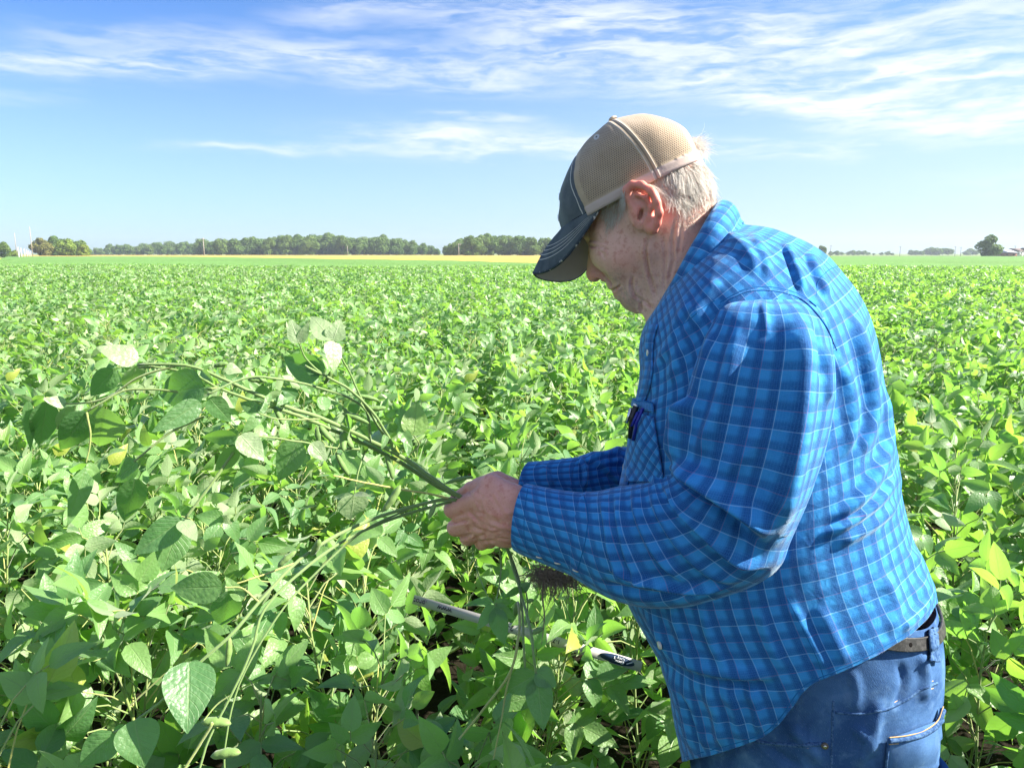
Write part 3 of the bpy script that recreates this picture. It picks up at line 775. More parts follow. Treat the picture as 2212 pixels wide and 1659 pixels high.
HAND_LINES += [([(1050,1105),(1080,1112),(1115,1108)], 6, -.0014), ([(1040,1138),(1075,1142),(1115,1140)], 6, -.0012), ([(1080,1090),(1096,1110),(1104,1135)], 4, -.0010)]
bW = grooves(bW, bN, FACE_LINES); bN = grad_normals(bW, bF)
bW = grooves(bW, bN, HAND_LINES)
# faint lumps of old skin
bW = bW+bN*(vnoise(bW, 70)*.0005+vnoise(bW+5, 160)*.00025)[:, None]
bx_, by_, bd_ = to_px(bW); hloc = D0-(bW @ NV)
def blob(x, y, r): return np.exp(-(((bx_-x)**2+(by_-y)**2)/r**2))
red = 1.0*smoothstep(.070, .088, hloc)*((bx_ > 1345) & (bx_ < 1440) & (by_ > 385) & (by_ < 510))
red = np.maximum(red, .9*blob(1440, 450, 30)); red = np.maximum(red, .7*blob(1278, 600, 22)); red = np.maximum(red, .35*blob(1350, 565, 45)); red = np.maximum(red, .55*blob(1020, 1085, 30)); red = np.maximum(red, .5*blob(1329, 634, 11))
red = np.maximum(red, .4*smoothstep(1480, 1530, bx_)*smoothstep(380, 410, by_))
red = np.maximum(red, .5*((bx_ < 1235) & (by_ > 980) & (by_ < 1230)))
stub = np.maximum.reduce([blob(1350, 640, 38), blob(1330, 605, 24)*.8, blob(1400, 610, 45)*.5])
def skin_build(nt, p, out):
    c = nt.tc('Object'); red_ = nt.attr('red')
    n1 = nt.noise(c, 26, 4, 0.6); n2 = nt.noise(c, 85, 4, 0.65); n3 = nt.noise(c, 330, 3, 0.6)
    base = nt.mix(nt.ramp(n1, .3, .7), (0.62, 0.36, 0.28), (0.74, 0.46, 0.37))
    base = nt.mix(nt.math('MULTIPLY', nt.ramp(n2, .50, .68), .50), base, (0.42, 0.14, 0.10))
    base = nt.mix(nt.math('MULTIPLY', nt.ramp(n3, .56, .70), .30), base, (0.33, 0.15, 0.10))
    base = nt.mix(nt.math('MULTIPLY', nt.ramp(n3, .32, .44, 1, 0), .22), base, (0.74, 0.52, 0.42))
    v = nt.new('ShaderNodeTexVoronoi'); nt.put(v.inputs['Vector'], nt.vmath('ADD', c, nt.vmath('MULTIPLY', nt.noise(c, 40, 3, out=1), (0.012, 0.012, 0.012)))); v.inputs['Scale'].default_value = 75
    base = nt.mix(nt.math('MULTIPLY', nt.math('MULTIPLY', nt.ramp(v.outputs['Distance'], .08, .30, 1, 0), nt.ramp(n1, .45, .6)), .17), base, (0.30, 0.12, 0.075))
    base = nt.mix(nt.math('MULTIPLY', red_, .62), base, (0.66, 0.145, 0.10))
    base = nt.mix(nt.math('MULTIPLY', nt.attr('stub'), nt.ramp(n3, .3, .7, .15, .75)), base, (0.36, 0.27, 0.22))
    nt.put(p.inputs['Base Color'], base)
    nt.put(p.inputs['Roughness'], nt.mix(n2, (.45,)*3, (.62,)*3)); p.inputs['Specular IOR Level'].default_value = .38
    p.inputs['Subsurface Weight'].default_value = .22; p.inputs['Subsurface Radius'].default_value = (1, .32, .16); p.inputs['Subsurface Scale'].default_value = .008
    v2 = nt.new('ShaderNodeTexVoronoi'); v2.feature = 'DISTANCE_TO_EDGE'; nt.put(v2.inputs['Vector'], nt.vmath('ADD', c, nt.vmath('MULTIPLY', nt.noise(c, 90, 2, out=1), (0.004, 0.004, 0.004)))); v2.inputs['Scale'].default_value = 420
    hh = nt.math('ADD', nt.math('MULTIPLY', nt.ramp(v2.outputs['Distance'], 0, .2), .5), nt.math('MULTIPLY', nt.math('ADD', n3, nt.noise(c, 700, 3, .6)), 1.2))
    nt.put(p.inputs['Normal'], nt.bump(hh, .22, .0005))
M_skin = material('skin', build=skin_build)
person_meshes = []
person = make_mesh('person', bW, bF, [M_skin], attrs={'red': red, 'stub': stub}); person_meshes.append(person)
tag(person, 'elderly man in blue plaid shirt, jeans and mesh cap, looking down at plants he holds', 'person')
# ------------------------------------------------------------------ clothes
def pairs_loft(rows, n, m, ex=2.3, cols=None, shrink=True, open_=False):
    """rows: (Fx,Fy,Bx,By, halfwidth, D). Rings through a front and a back point, superelliptic sideways.
    theta 0 = front, pi/2 = the side towards the camera, pi = back. returns V[m,n,3], theta, centre line"""
    rows = np.asarray(rows, float); Fp = np.array([L2(r[0], r[1], r[5]) for r in rows]); Bp = np.array([L2(r[2], r[3], r[5]) for r in rows])
    ctl = np.column_stack((Fp, Bp, rows[:, 4], rows[:, 5]))
    mid = (Fp+Bp)/2; key = np.column_stack((mid, np.zeros(len(mid)), ctl))
    sm = spline_by(key, m); F_, B_, w_, D_ = sm[:, 3:5], sm[:, 5:7], sm[:, 7], sm[:, 8]
    th = np.linspace(0, 2*np.pi, n, endpoint=False); c = np.cos(th); s = np.sin(th)
    cc = np.sign(c)*np.abs(c)**(2/ex); ss = np.sign(s)*np.abs(s)**(2/ex)
    sh = np.sqrt(np.maximum(0.2, 1-(w_/D_)**2)) if shrink else np.ones(m)
    mid = (F_+B_)/2; half = (F_-B_)/2*sh[:, None]
    st = mid[:, None, :]+half[:, None, :]*cc[None, :, None]
    return W3(st[..., 0], st[..., 1], D_[:, None]-w_[:, None]*ss[None, :]), th, sm
def spline_by(key, m):
    """parametrise by row index with gentle smoothing so that rows keep their spacing"""
    k = len(key); x = np.arange(k); t = np.linspace(0, k-1, m); out = np.zeros((m, key.shape[1]))
    tan = np.gradient(key, axis=0)
    for q, tt in enumerate(t):
        i = min(int(tt), k-2); u = tt-i
        out[q] = (2*u**3-3*u**2+1)*key[i]+(u**3-2*u**2+u)*tan[i]+(-2*u**3+3*u**2)*key[i+1]+(u**3-u**2)*tan[i+1]
    return out
def loft_faces(m, n, closed=True, flip=False):
    i, j = np.meshgrid(np.arange(m-1), np.arange(n if closed else n-1), indexing='ij'); k = (j+1) % n
    q = np.stack((i*n+j, i*n+k, (i+1)*n+k, (i+1)*n+j), -1).reshape(-1, 4)
    return q[:, ::-1].copy() if flip else q
def orient(V, F, centre):
    """make faces point away from the given centre points"""
    N = grad_normals(V, F); s = ((V-centre)*N).sum(1).mean()
    return F[:, ::-1].copy() if s < 0 else F
def folds(Wp, N, lst, both=False):
    """cloth folds: (points, width px, height m[, steep]) raised; steep>0 leaves a sharp valley on one side"""
    px, py, d = to_px(Wp); face = smoothstep(-.2, .3, (N*VIEW(Wp)).sum(1)); disp = np.zeros(len(Wp))
    for f in lst:
        pts, wd, ht = np.asarray(f[0], float), f[1], f[2]; steep = f[3] if len(f) > 3 else 0
        bb = (px > pts[:, 0].min()-4*wd) & (px < pts[:, 0].max()+4*wd) & (py > pts[:, 1].min()-4*wd) & (py < pts[:, 1].max()+4*wd)
        if not bb.any(): continue
        if len(pts) > 2: pts = spline(np.column_stack((pts, np.zeros(len(pts)))), 14)[:, :2]
        sg, fr = poly_signed(px[bb], py[bb], pts); env = np.clip(np.minimum(fr, 1-fr)*4, 0, 1); env = env*env*(3-2*env)
        g = np.exp(-(sg/np.where((sg > 0) & (steep > 0), wd*.42, wd))**2)
        if steep: g = g-steep*.9*np.exp(-((sg-.72*wd)/(.34*wd))**2)
        disp[bb] += 1.35*ht*g*env
    return Wp+N*(disp*face)[:, None]
def shirt_build(bias=False, scale=1.0):
    def f(nt, p, out):
        uv = nt.new('ShaderNodeUVMap').outputs[0]; u, v, _ = nt.sep(uv)
        if bias:
            u, v = nt.math('MULTIPLY', nt.math('ADD', u, v), .7071), nt.math('MULTIPLY', nt.math('SUBTRACT', u, v), .7071)
        c = nt.tc('Object'); PER = 0.0198*scale
        def axis_(x, warm):
            q = nt.math('DIVIDE', x, PER); fr = nt.math('FRACT', q); half = nt.math('FRACT', nt.math('MULTIPLY', q, .5))
            band = nt.math('MULTIPLY', nt.ramp(fr, .34, .66), nt.ramp(fr, .88, .98, 1, 0))   # deepens, then stops at a line
            thr = nt.math('ABSOLUTE', nt.math('SUBTRACT', fr, .955)); line = nt.ramp(thr, .008, .024, 1, 0)
            alt = nt.ramp(half, .499, .501, 0, 1)
            fine = nt.math('ABSOLUTE', nt.math('SUBTRACT', nt.math('FRACT', nt.math('MULTIPLY', q, 10.0)), .5))
            return band, nt.math('MULTIPLY', line, alt), nt.math('MULTIPLY', line, nt.math('SUBTRACT', 1.0, alt)), nt.ramp(fine, .28, .42)
        bu, wu, ru, fu = axis_(u, 0); bv, wv, rv, fv = axis_(v, 0)
        n = nt.noise(c, 14, 4, .6)
        base = nt.mix(nt.ramp(n, .3, .7), (0.022, 0.205, 0.52), (0.036, 0.280, 0.62))
        dark = nt.math('SUBTRACT', 1.0, nt.math('MULTIPLY', nt.math('SUBTRACT', 1.0, nt.math('MULTIPLY', bu, .80)), nt.math('SUBTRACT', 1.0, nt.math('MULTIPLY', bv, .62))))
        base = nt.mix(dark, base, (0.003, 0.048, 0.20))
        base = nt.mix(nt.math('MULTIPLY', nt.math('MAXIMUM', fu, fv), .16), base, (0.07, 0.34, 0.72))
        base = nt.mix(nt.math('MULTIPLY', nt.math('MAXIMUM', ru, rv), .26), base, (0.42, 0.12, 0.16))
        base = nt.mix(nt.math('MULTIPLY', nt.math('MAXIMUM', wu, wv), .36), base, (0.42, 0.66, 0.86))
        wl = nt.noise(nt.comb(nt.math('MULTIPLY', u, 2600.0), nt.math('MULTIPLY', v, 420.0)), 1.0, 2, .6)
        wl2 = nt.noise(nt.comb(nt.math('MULTIPLY', u, 420.0), nt.math('MULTIPLY', v, 2600.0)), 1.0, 2, .6)
        base = nt.mix(nt.math('MULTIPLY', nt.ramp(nt.math('MAXIMUM', wl, wl2), .52, .75), .22), base, (0.16, 0.44, 0.80))
        nt.put(p.inputs['Base Color'], base)
        p.inputs['Sheen Weight'].default_value = .36; p.inputs['Sheen Roughness'].default_value = .3; nt.put(p.inputs['Sheen Tint'], (.75, .93, 1, 1))
        hh = nt.math('ADD', nt.math('MULTIPLY', nt.math('ADD', wl, wl2), .35), nt.math('ADD', nt.math('MULTIPLY', nt.noise(c, 60, 4, .6, .6), 2.2), nt.math('MULTIPLY', nt.noise(c, 22, 3, .5, .8), 4.0)))
        nt.put(p.inputs['Normal'], nt.bump(hh, .5, .0013))
    return f
M_shirt = material('plaid_cotton', rough=.82, spec=.2, build=shirt_build())
M_shirt_bias = material('plaid_cotton_bias', rough=.82, spec=.2, build=shirt_build(True))
M_seam = material('shirt_stitching', rough=.85, spec=.1, color=(0.012, 0.12, 0.32))
M_snap = material('pearl_snap', (0.62, 0.60, 0.52), .25, .6)
# ---- shirt body
TR = [ # Fx,Fy,Bx,By,halfwidth,D
 (1414,690,1548,478,.070,1.05),(1399,712,1612,484,.125,1.05),(1393,748,1680,497,.178,1.05),(1394,798,1766,542,.206,1.05),
 (1386,842,1822,598,.217,1.05),(1372,884,1868,672,.222,1.05),(1362,942,1900,764,.225,1.05),(1350,1000,1925,868,.226,1.05),
 (1336,1060,1943,970,.227,1.05),(1336,1120,1946,1050,.228,1.05),(1348,1190,1963,1125,.229,1.05),(1368,1254,1992,1192,.229,1.05),
 (1396,1310,2014,1240,.228,1.05),(1422,1360,2023,1285,.225,1.05),(1440,1412,2030,1335,.222,1.05),(1454,1474,2036,1390,.218,1.05),
 (1468,1550,2038,1450,.215,1.05),(1480,1630,2036,1520,.212,1.05),(1490,1694,2034,1590,.21,1.05)]
NT_, MT_ = 420, 460
TV, TH, TSM = pairs_loft(TR, NT_, MT_, 2.25)
# hem: cut every column where it crosses the hem curve of the photographed side
HEM = [(2060,1262),(2027,1295),(2000,1330),(1960,1368),(1900,1408),(1850,1436),(1800,1458),(1762,1474),(1742,1486),(1722,1510),(1700,1545),(1676,1572),(1650,1590),(1620,1603),(1590,1612),(1530,1629),(1474,1643),(1440,1652)]
px_t, py_t, _ = to_px(TV); hx_, hy_ = np.array(HEM)[::-1].T
hem_y = np.interp(px_t, hx_, hy_, left=1652, right=1250); below = py_t > hem_y
vmax = np.full(NT_, MT_-1.0)
for j in range(NT_):
    if TH[j] <= np.pi:
        b = np.nonzero(below[:, j] & (np.arange(MT_) > MT_*.5))[0]
        if len(b): vmax[j] = b[0]
vm = vmax.copy(); 
for j in range(NT_):                              # the far side mirrors the near side
    if TH[j] > np.pi: vm[j] = vmax[(NT_-j) % NT_]
ker = np.ones(7)/7; vm = np.convolve(np.concatenate((vm[-3:], vm, vm[:3])), ker, 'valid')
rowf = np.linspace(0, 1, MT_)[:, None]*vm[None, :]; i0 = np.clip(rowf.astype(int), 0, MT_-2); fr_ = (rowf-i0)[..., None]
jj = np.arange(NT_)[None, :]
TW = TV[i0, jj]*(1-fr_)+TV[i0+1, jj]*fr_
seg = np.linalg.norm(np.diff(TV, axis=0), axis=2); arc = np.concatenate((np.zeros((1, NT_)), np.cumsum(seg, 0)))
arcm = arc[:, NT_//2-60:NT_//2+60].mean(1)*.5+arc.mean(1)*.5
vv = np.interp(rowf.ravel(), np.arange(MT_), arcm).reshape(MT_, NT_)
per = np.linalg.norm(np.diff(TV[MT_//2], axis=0), axis=1); per = np.concatenate(([0], np.cumsum(per)))
uu = np.broadcast_to(per[None, :], (MT_, NT_))
def close_uv(V, U, VV):                           # duplicate the seam column so the pattern does not wrap
    V = np.concatenate((V, V[:, :1]), 1); U = np.concatenate((U, U[:, -1:]+(U[:, -1:]-U[:, -2:-1])), 1); VV = np.concatenate((VV, VV[:, :1]), 1); return V, U, VV
TWc, TU, TVv = close_uv(TW, uu, vv)
T_V = TWc.reshape(-1, 3); T_F = loft_faces(MT_, NT_+1, False); T_C = np.repeat(W3((TSM[:, 3]+TSM[:, 5])/2, (TSM[:, 4]+TSM[:, 6])/2, TSM[:, 8]), NT_+1, 0)
T_F = orient(T_V, T_F, T_C); T_N = grad_normals(T_V, T_F)
T_N = T_N.reshape(MT_, NT_+1, 3); T_N[:, 0] = T_N[:, -1] = (T_N[:, 0]+T_N[:, -1]); T_N = T_N.reshape(-1, 3); T_N /= np.linalg.norm(T_N, axis=1)[:, None]
TORSO_FOLDS = [
 ([(1826,642),(1850,740),(1872,830),(1876,900),(1846,985),(1815,1010)], 20, .0080, .12),
 ([(1800,760),(1830,840),(1835,930),(1812,1000)], 14, .0056),
 ([(1888,800),(1905,900),(1908,960),(1880,1030),(1830,1090),(1770,1130)], 20, .0080, .12),
 ([(1925,1000),(1905,1060),(1850,1110),(1760,1160)], 14, .0064, .15),
 ([(1940,1075),(1880,1130),(1790,1180)], 13, .0056),
 ([(1938,960),(1955,1000),(1948,1060)], 12, .0048),
 ([(1560,500),(1610,540),(1640,600)], 13, .0048), ([(1620,500),(1650,560),(1660,610)], 12, .0040), ([(1690,520),(1710,570),(1735,640)], 12, .0048,.3), ([(1740,540),(1765,600),(1790,650)], 13, .0048,.3),
 ([(1500,640),(1470,700),(1440,790)], 14, .0040), ([(1530,650),(1480,740),(1450,840)], 13, .0048), ([(1560,600),(1520,650),(1490,700)], 12, .0040),
 ([(1450,740),(1420,800),(1405,860)], 9, .0032), ([(1410,780),(1398,830),(1380,880)], 6, .0024),
 ([(1380,1300),(1420,1360),(1470,1420),(1560,1450),(1700,1462)], 18, .0072, .35),
 ([(1400,1350),(1450,1440),(1560,1478),(1690,1480)], 12, -.0056),
 ([(1428,1440),(1470,1500),(1500,1640)], 14, .0056, .12), ([(1470,1470),(1500,1520),(1530,1630)], 12, .0048, .12), ([(1520,1480),(1550,1540),(1560,1620)], 12, .0048), ([(1560,1480),(1590,1530),(1600,1605)], 12, .0040), ([(1610,1478),(1635,1520),(1640,1590)], 12, .0040),
 ([(1440,1500),(1455,1560),(1465,1640)], 8, .0032),
 ([(1760,1300),(1800,1380),(1830,1440)], 14, .0032), ([(1700,1290),(1760,1400),(1790,1460)], 10, .0032),
 ([(1960,1180),(1990,1240),(1980,1300)], 14, .0048), ([(1900,1230),(1930,1310),(1915,1380)], 18, .0040),
 ([(2015,1245),(1990,1310),(1930,1370)], 12, .0048),
 ([(1640,1300),(1660,1380),(1700,1450)], 10, .0032), ([(1520,1310),(1540,1390),(1580,1450)], 10, .0032), ([(1450,1310),(1470,1370),(1510,1430)], 10, .0032),
]
T_V = T_V+T_N*((vnoise(T_V, 7)*.0055+vnoise(T_V*np.array((1,1,.45))+3, 17)*.0028+vnoise(T_V*np.array((1,1,.35))+9, 42)*.0009)*smoothstep(0, 40, np.repeat(np.arange(MT_), NT_+1)))[:, None]
T_V = folds(T_V, T_N, TORSO_FOLDS)
shirt = make_mesh('shirt', T_V, T_F, [M_shirt], person, uv=np.column_stack((TU.ravel(), TVv.ravel())))
sm_ = shirt.modifiers.new('thickness', 'SOLIDIFY'); sm_.thickness = .0012; sm_.offset = 1
# ---- sleeves
def sleeve(rows, n, m, fold_list, amp, seed, ex=2.1, parent=None, name='sleeve', crumple=None):
    V, th, smx = pairs_loft(rows, n, m, ex)
    seg = np.linalg.norm(np.diff(V, axis=0), axis=2); seg = .75*seg.mean(1)[:, None]+.25*seg; arc = np.concatenate((np.zeros((1, n)), np.cumsum(seg, 0)))
    per = np.linalg.norm(np.diff(V[m//3], axis=0), axis=1); per = np.concatenate(([0], np.cumsum(per)))
    Vc, U, VV = close_uv(V, np.broadcast_to(per, (m, n)), arc)
    C = np.repeat(W3((smx[:, 3]+smx[:, 5])/2, (smx[:, 4]+smx[:, 6])/2, smx[:, 8]), n+1, 0)
    Vf = Vc.reshape(-1, 3); F = orient(Vf, loft_faces(m, n+1, False), C)
    N = grad_normals(Vf, F).reshape(m, n+1, 3); N[:, 0] = N[:, -1] = N[:, 0]+N[:, -1]; N = N.reshape(-1, 3); N /= np.linalg.norm(N, axis=1)[:, None]+1e-9
    a = np.repeat(np.interp(np.linspace(0, 1, m), [c[0] for c in amp], [c[1] for c in amp]), n+1)
    Vf = Vf+N*((vnoise(Vf+seed, 9)*.0045+vnoise(Vf+seed+3, 20)*.0026+vnoise(Vf+seed+8, 46)*.0009)*a)[:, None]
    Vf = folds(Vf, N, fold_list)
    return make_mesh(name, Vf, F, [M_shirt], parent, uv=np.column_stack((U.ravel()+seed*.011, VV.ravel()))), Vf, F
SL = [(1584,636,1738,642,.040,.902),(1556,654,1774,670,.058,.880),(1534,696,1797,735,.068,.864),(1502,780,1806,818,.074,.855),(1480,858,1802,888,.077,.85),
 (1464,925,1784,968,.078,.845),(1457,975,1758,1045,.077,.842),(1454,1004,1730,1110,.075,.84),(1450,1018,1708,1166,.072,.84),(1444,1026,1690,1212,.068,.842),
 (1434,1032,1650,1248,.065,.846),(1420,1036,1585,1276,.063,.85),(1400,1040,1500,1296,.062,.856),(1372,1048,1410,1300,.060,.862),(1330,1056,1335,1286,.056,.872),
 (1292,1062,1286,1262,.051,.882),(1262,1064,1250,1244,.046,.888),(1255,1066,1240,1238,.043,.889),(1200,1060,1186,1216,.040,.893),(1150,1050,1136,1196,.038,.898),(1132,1046,1118,1186,.037,.90)]
SF = [
 ([(1440,1002),(1456,1006),(1500,1036),(1560,1078),(1620,1122),(1662,1168)], 24, .0165, .5),
 ([(1440,1024),(1490,1058),(1560,1110),(1640,1190)], 13, -.0090),
 ([(1425,1040),(1470,1090),(1530,1150),(1600,1210),(1670,1225)], 15, .0105, .3),
 ([(1400,1045),(1420,1100),(1470,1180),(1540,1240),(1620,1255)], 17, 0.0063, .1),
 ([(1365,1052),(1380,1120),(1420,1200),(1490,1265)], 16, 0.0063, .1),
 ([(1330,1060),(1340,1130),(1360,1210),(1400,1280)], 14, 0.0052, .1),
 ([(1295,1068),(1310,1130),(1320,1200),(1350,1262)], 12, 0.0042, .1),
 ([(1300,1225),(1380,1252),(1480,1270),(1600,1262)], 9, .0075, .3),
 ([(1290,1250),(1360,1278),(1450,1290),(1560,1280)], 7, -.0060),
 ([(1400,1040),(1440,1012),(1458,1000)], 12, .0150),
 ([(1500,850),(1480,900),(1462,960),(1446,1010)], 16, .0135, .3), ([(1545,700),(1528,780),(1505,860),(1480,940)], 12, .0060),
 ([(1600,700),(1580,800),(1550,900),(1500,1000)], 18, .0075), ([(1655,900),(1610,980),(1540,1030)], 18, .003),
 ([(1706,640),(1722,700),(1722,780),(1716,880),(1704,970),(1684,1060),(1664,1140),(1672,1200)], 34, .017), ([(1775,740),(1786,800),(1790,880)], 10, .004),
 ([(1640,640),(1652,680),(1656,730)], 8, .002), ([(1745,690),(1762,750),(1768,830)], 9, -.003),
]
sl_near, SLV, SLF = sleeve(SL, 260, 460, SF, [(0, .2), (.3, .45), (.5, .6), (.6, .9), (.78, .8), (.8, .12), (1, .12)], 2.0, parent=shirt)
for o_ in (sl_near,):
    q = o_.modifiers.new('thickness', 'SOLIDIFY'); q.thickness = .0012; q.offset = -1
SR = [(1590,700,1700,700,.05,1.235),(1500,800,1700,800,.07,1.235),(1450,900,1660,960,.07,1.23),(1430,945,1600,1080,.068,1.22),(1420,955,1540,1130,.065,1.20),(1400,960,1440,1130,.062,1.18),
 (1340,966,1345,1110,.056,1.14),(1290,980,1290,1108,.050,1.10),(1252,988,1250,1104,.046,1.07),(1246,990,1244,1100,.043,1.065),(1190,996,1190,1094,.040,1.035),(1138,1000,1138,1088,.038,1.010)]
SRF = [([(1352,966),(1310,985),(1262,986)], 8, .006), ([(1262,990),(1300,1010),(1345,1050)], 9, .006, .4), ([(1252,985),(1262,1020),(1258,1060)], 6, .005, .4), ([(1290,1000),(1320,1000),(1350,990)], 8, .005), ([(1160,1004),(1180,1020),(1200,1050)], 7, .003)]
sr, _a, _b = sleeve(SR, 120, 240, SRF, [(0, .8), (.7, 1), (.75, .3), (1, .3)], 5.0, parent=shirt)
sr.modifiers.new('thickness', 'SOLIDIFY').thickness = .0012
# ---- collar: fold line and outer edge, near side given by points, far side mirrored
COL = [ # top (fold) px,py,D  ->  outer edge px,py,D
 ((1550,440,1.05),(1600,484,1.05)),((1545,446,1.015),(1596,494,1.005)),((1532,466,.985),(1584,518,.965)),((1512,500,.965),(1566,552,.94)),((1488,540,.96),(1545,590,.925)),((1464,584,.962),(1522,628,.92)),
 ((1445,622,.97),(1500,664,.925)),((1432,648,.985),(1474,694,.935))]
def collar():
    n = len(COL)
    A = np.array([M(*c[0]) for c in COL]); Bt = np.array([M(*c[1]) for c in COL])
    mir = lambda X: X+2*((D0-(X @ NV))[:, None])*NV
    A = np.concatenate((mir(A)[::-1], A[1:])); Bt = np.concatenate((mir(Bt)[::-1], Bt[1:]))
    A = spline(A, 150); Bt = spline(Bt, 150); ctr = M(1490, 600)
    rows = []
    for k, t in enumerate(np.linspace(0, 1, 26)):
        Q = A*(1-t)+Bt*t; out = Q-ctr; out -= out @ np.array((0,0,1.0))[:, None]*0 if False else 0; out /= np.linalg.norm(out, axis=1)[:, None]
        rows.append(Q+out*(.008*math.sin(min(1, t*1.15)*math.pi)+.004*math.sin(min(t*6, 1)*math.pi/2)))
    stand = [A-np.array((0, 0, .030))+(ctr-A)*.02, A-np.array((0, 0, .012))+(ctr-A)*.05, A+np.array((0,0,-.001))]   # inner stand down inside the neck
    V = np.array(stand+rows[0:]); m = len(V); V[3:] += vnoise(V[3:], 30)[..., None]*.0008
    arc_ = np.concatenate((np.zeros((1, 150)), np.cumsum(np.linalg.norm(np.diff(V, axis=0), axis=2), 0)))
    U = np.broadcast_to(np.concatenate(([0], np.cumsum(np.linalg.norm(np.diff(Bt, axis=0), axis=1)))), (m, 150))
    o = make_mesh('collar', V.reshape(-1, 3), loft_faces(m, 150, False), [M_shirt], shirt, uv=np.column_stack((U.ravel(), arc_.ravel()+.004)))
    q = o.modifiers.new('thickness', 'SOLIDIFY'); q.thickness = .0022; q.offset = 0
    return Bt, A, o
colB, colA, col_o = collar()
# ---- things lying on the cloth: cast from the camera's side onto the built surfaces, then given their own thickness
from mathutils.bvhtree import BVHTree
bpy.context.view_layer.update()
def bvh_of(*vf):
    vs = []; fs = []; n = 0
    for V, F in vf: vs.append(V); fs.append(F+n); n += len(V)
    V = np.concatenate(vs); F = np.concatenate(fs)
    return BVHTree.FromPolygons([tuple(map(float, v)) for v in V], [tuple(int(i) for i in f) for f in F])
BV_T = bvh_of((T_V, T_F)); BV_S = bvh_of((SLV, SLF))
def hit(bv, px, py):
    d = P(px, py, 1)-CAMP; d /= np.linalg.norm(d); r = bv.ray_cast(Vector(CAMP), Vector(d))
    if r[0] is None: return None, None
    n = np.array(r[1]); n = n if n @ d < 0 else -n
    return np.array(r[0]), n
def on_surface(bv, pts, n=40, lift=.001):
    pts = spline(np.column_stack((np.asarray(pts, float), np.zeros(len(pts)))), n); out = []; nn = []
    for a, b, _ in pts:
        h_, n_ = hit(bv, a, b)
        if h_ is not None: out.append(h_+n_*lift); nn.append(n_)
    return np.array(out), np.array(nn)
def seam(bv, pts, r, mat, parent, name='seam', n=60, lift=.0006, flat=1.0):
    q, nn = on_surface(bv, pts, n, lift)
    if len(q) < 4: return None
    q[1:-1] = (q[:-2]+2*q[1:-1]+q[2:])/4
    mb = MB(); mb.tube(q, r, 6, flat=flat, up=tuple(nn[0])); return mb.build(name, mat, parent)
BV_A = bvh_of((T_V, T_F), (SLV, SLF))
seam(BV_A, [(1553,662),(1580,645),(1614,631),(1650,628),(1690,633),(1730,647),(1756,670),(1784,707),(1806,757)], .0013, M_shirt, shirt, 'armhole_seam')
seam(BV_A, [(1556,655),(1584,638),(1616,624),(1652,621),(1692,626),(1734,641),(1762,663)], .0009, M_seam, shirt, 'armhole_seam')
seam(BV_T, [(1762,640),(1766,612),(1787,586),(1811,576)], .0009, M_seam, shirt, 'yoke_seam')
seam(BV_T, [(1470,705),(1492,690),(1515,668),(1545,650)], .0009, M_seam, shirt, 'yoke_seam')
seam(BV_T, [(1700,1290),(1730,1350),(1765,1420),(1780,1465)], .0008, M_seam, shirt, 'side_seam')
seam(BV_S, [(1262,1072),(1270,1110),(1266,1160),(1254,1210),(1246,1236)], .0007, M_seam, shirt, 'cuff_seam', lift=.0)
seam(BV_S, [(1140,1056),(1134,1100),(1132,1150),(1138,1186)], .0005, M_seam, shirt, 'cuff_seam', lift=.0)
hemp = [(2015,1308),(1960,1362),(1900,1400),(1850,1428),(1800,1450),(1765,1464),(1738,1478),(1716,1502),(1695,1535),(1672,1563),(1650,1580),(1620,1594),(1590,1603),(1530,1620),(1480,1634)]
seam(BV_T, hemp, .0009, M_seam, shirt, 'hem_stitching', 90)
def disc(c, n, r, h, mat, parent, name, dome=.3, seg=20):
    n = np.asarray(n)/np.linalg.norm(n); a = np.cross(n, (0.3, 0.2, 1)); a /= np.linalg.norm(a); b = np.cross(n, a); V = []; prof_ = [(1, 0), (1, .6), (.86, 1), (.6, 1+dome*.3), (.3, 1+dome*.5)]
    for rr, hh in prof_:
        for k in range(seg): t = 2*math.pi*k/seg; V.append(c+(a*math.cos(t)+b*math.sin(t))*r*rr+n*h*hh)
    V.append(c+n*h*(1+dome*.6)); m = len(prof_)
    F = [(i*seg+k, i*seg+(k+1) % seg, (i+1)*seg+(k+1) % seg, (i+1)*seg+k) for i in range(m-1) for k in range(seg)]+[((m-1)*seg+k, (m-1)*seg+(k+1) % seg, m*seg) for k in range(seg)]
    return make_mesh(name, V, F, [mat], parent)
for a, b in ((1404, 762), (1376, 968), (1428, 1392), (1352, 1010)):
    h_, n_ = hit(BV_T, a, b)
    if h_ is None: h_, n_ = hit(BV_T, a+8, b)
    if h_ is not None: disc(h_+n_*.001, n_+(-RV)*.8, .0052, .003, M_snap, shirt, 'snap_button')
for a, b in ((1165, 1208), (1205, 1221), (1244, 1237)):
    v, n_ = hit(BV_S, a, b-6)
    if v is not None: disc(v+n_*.0005, n_+np.array((0, 0, -1.6)), .0042, .0016, M_snap, shirt, 'snap_button')
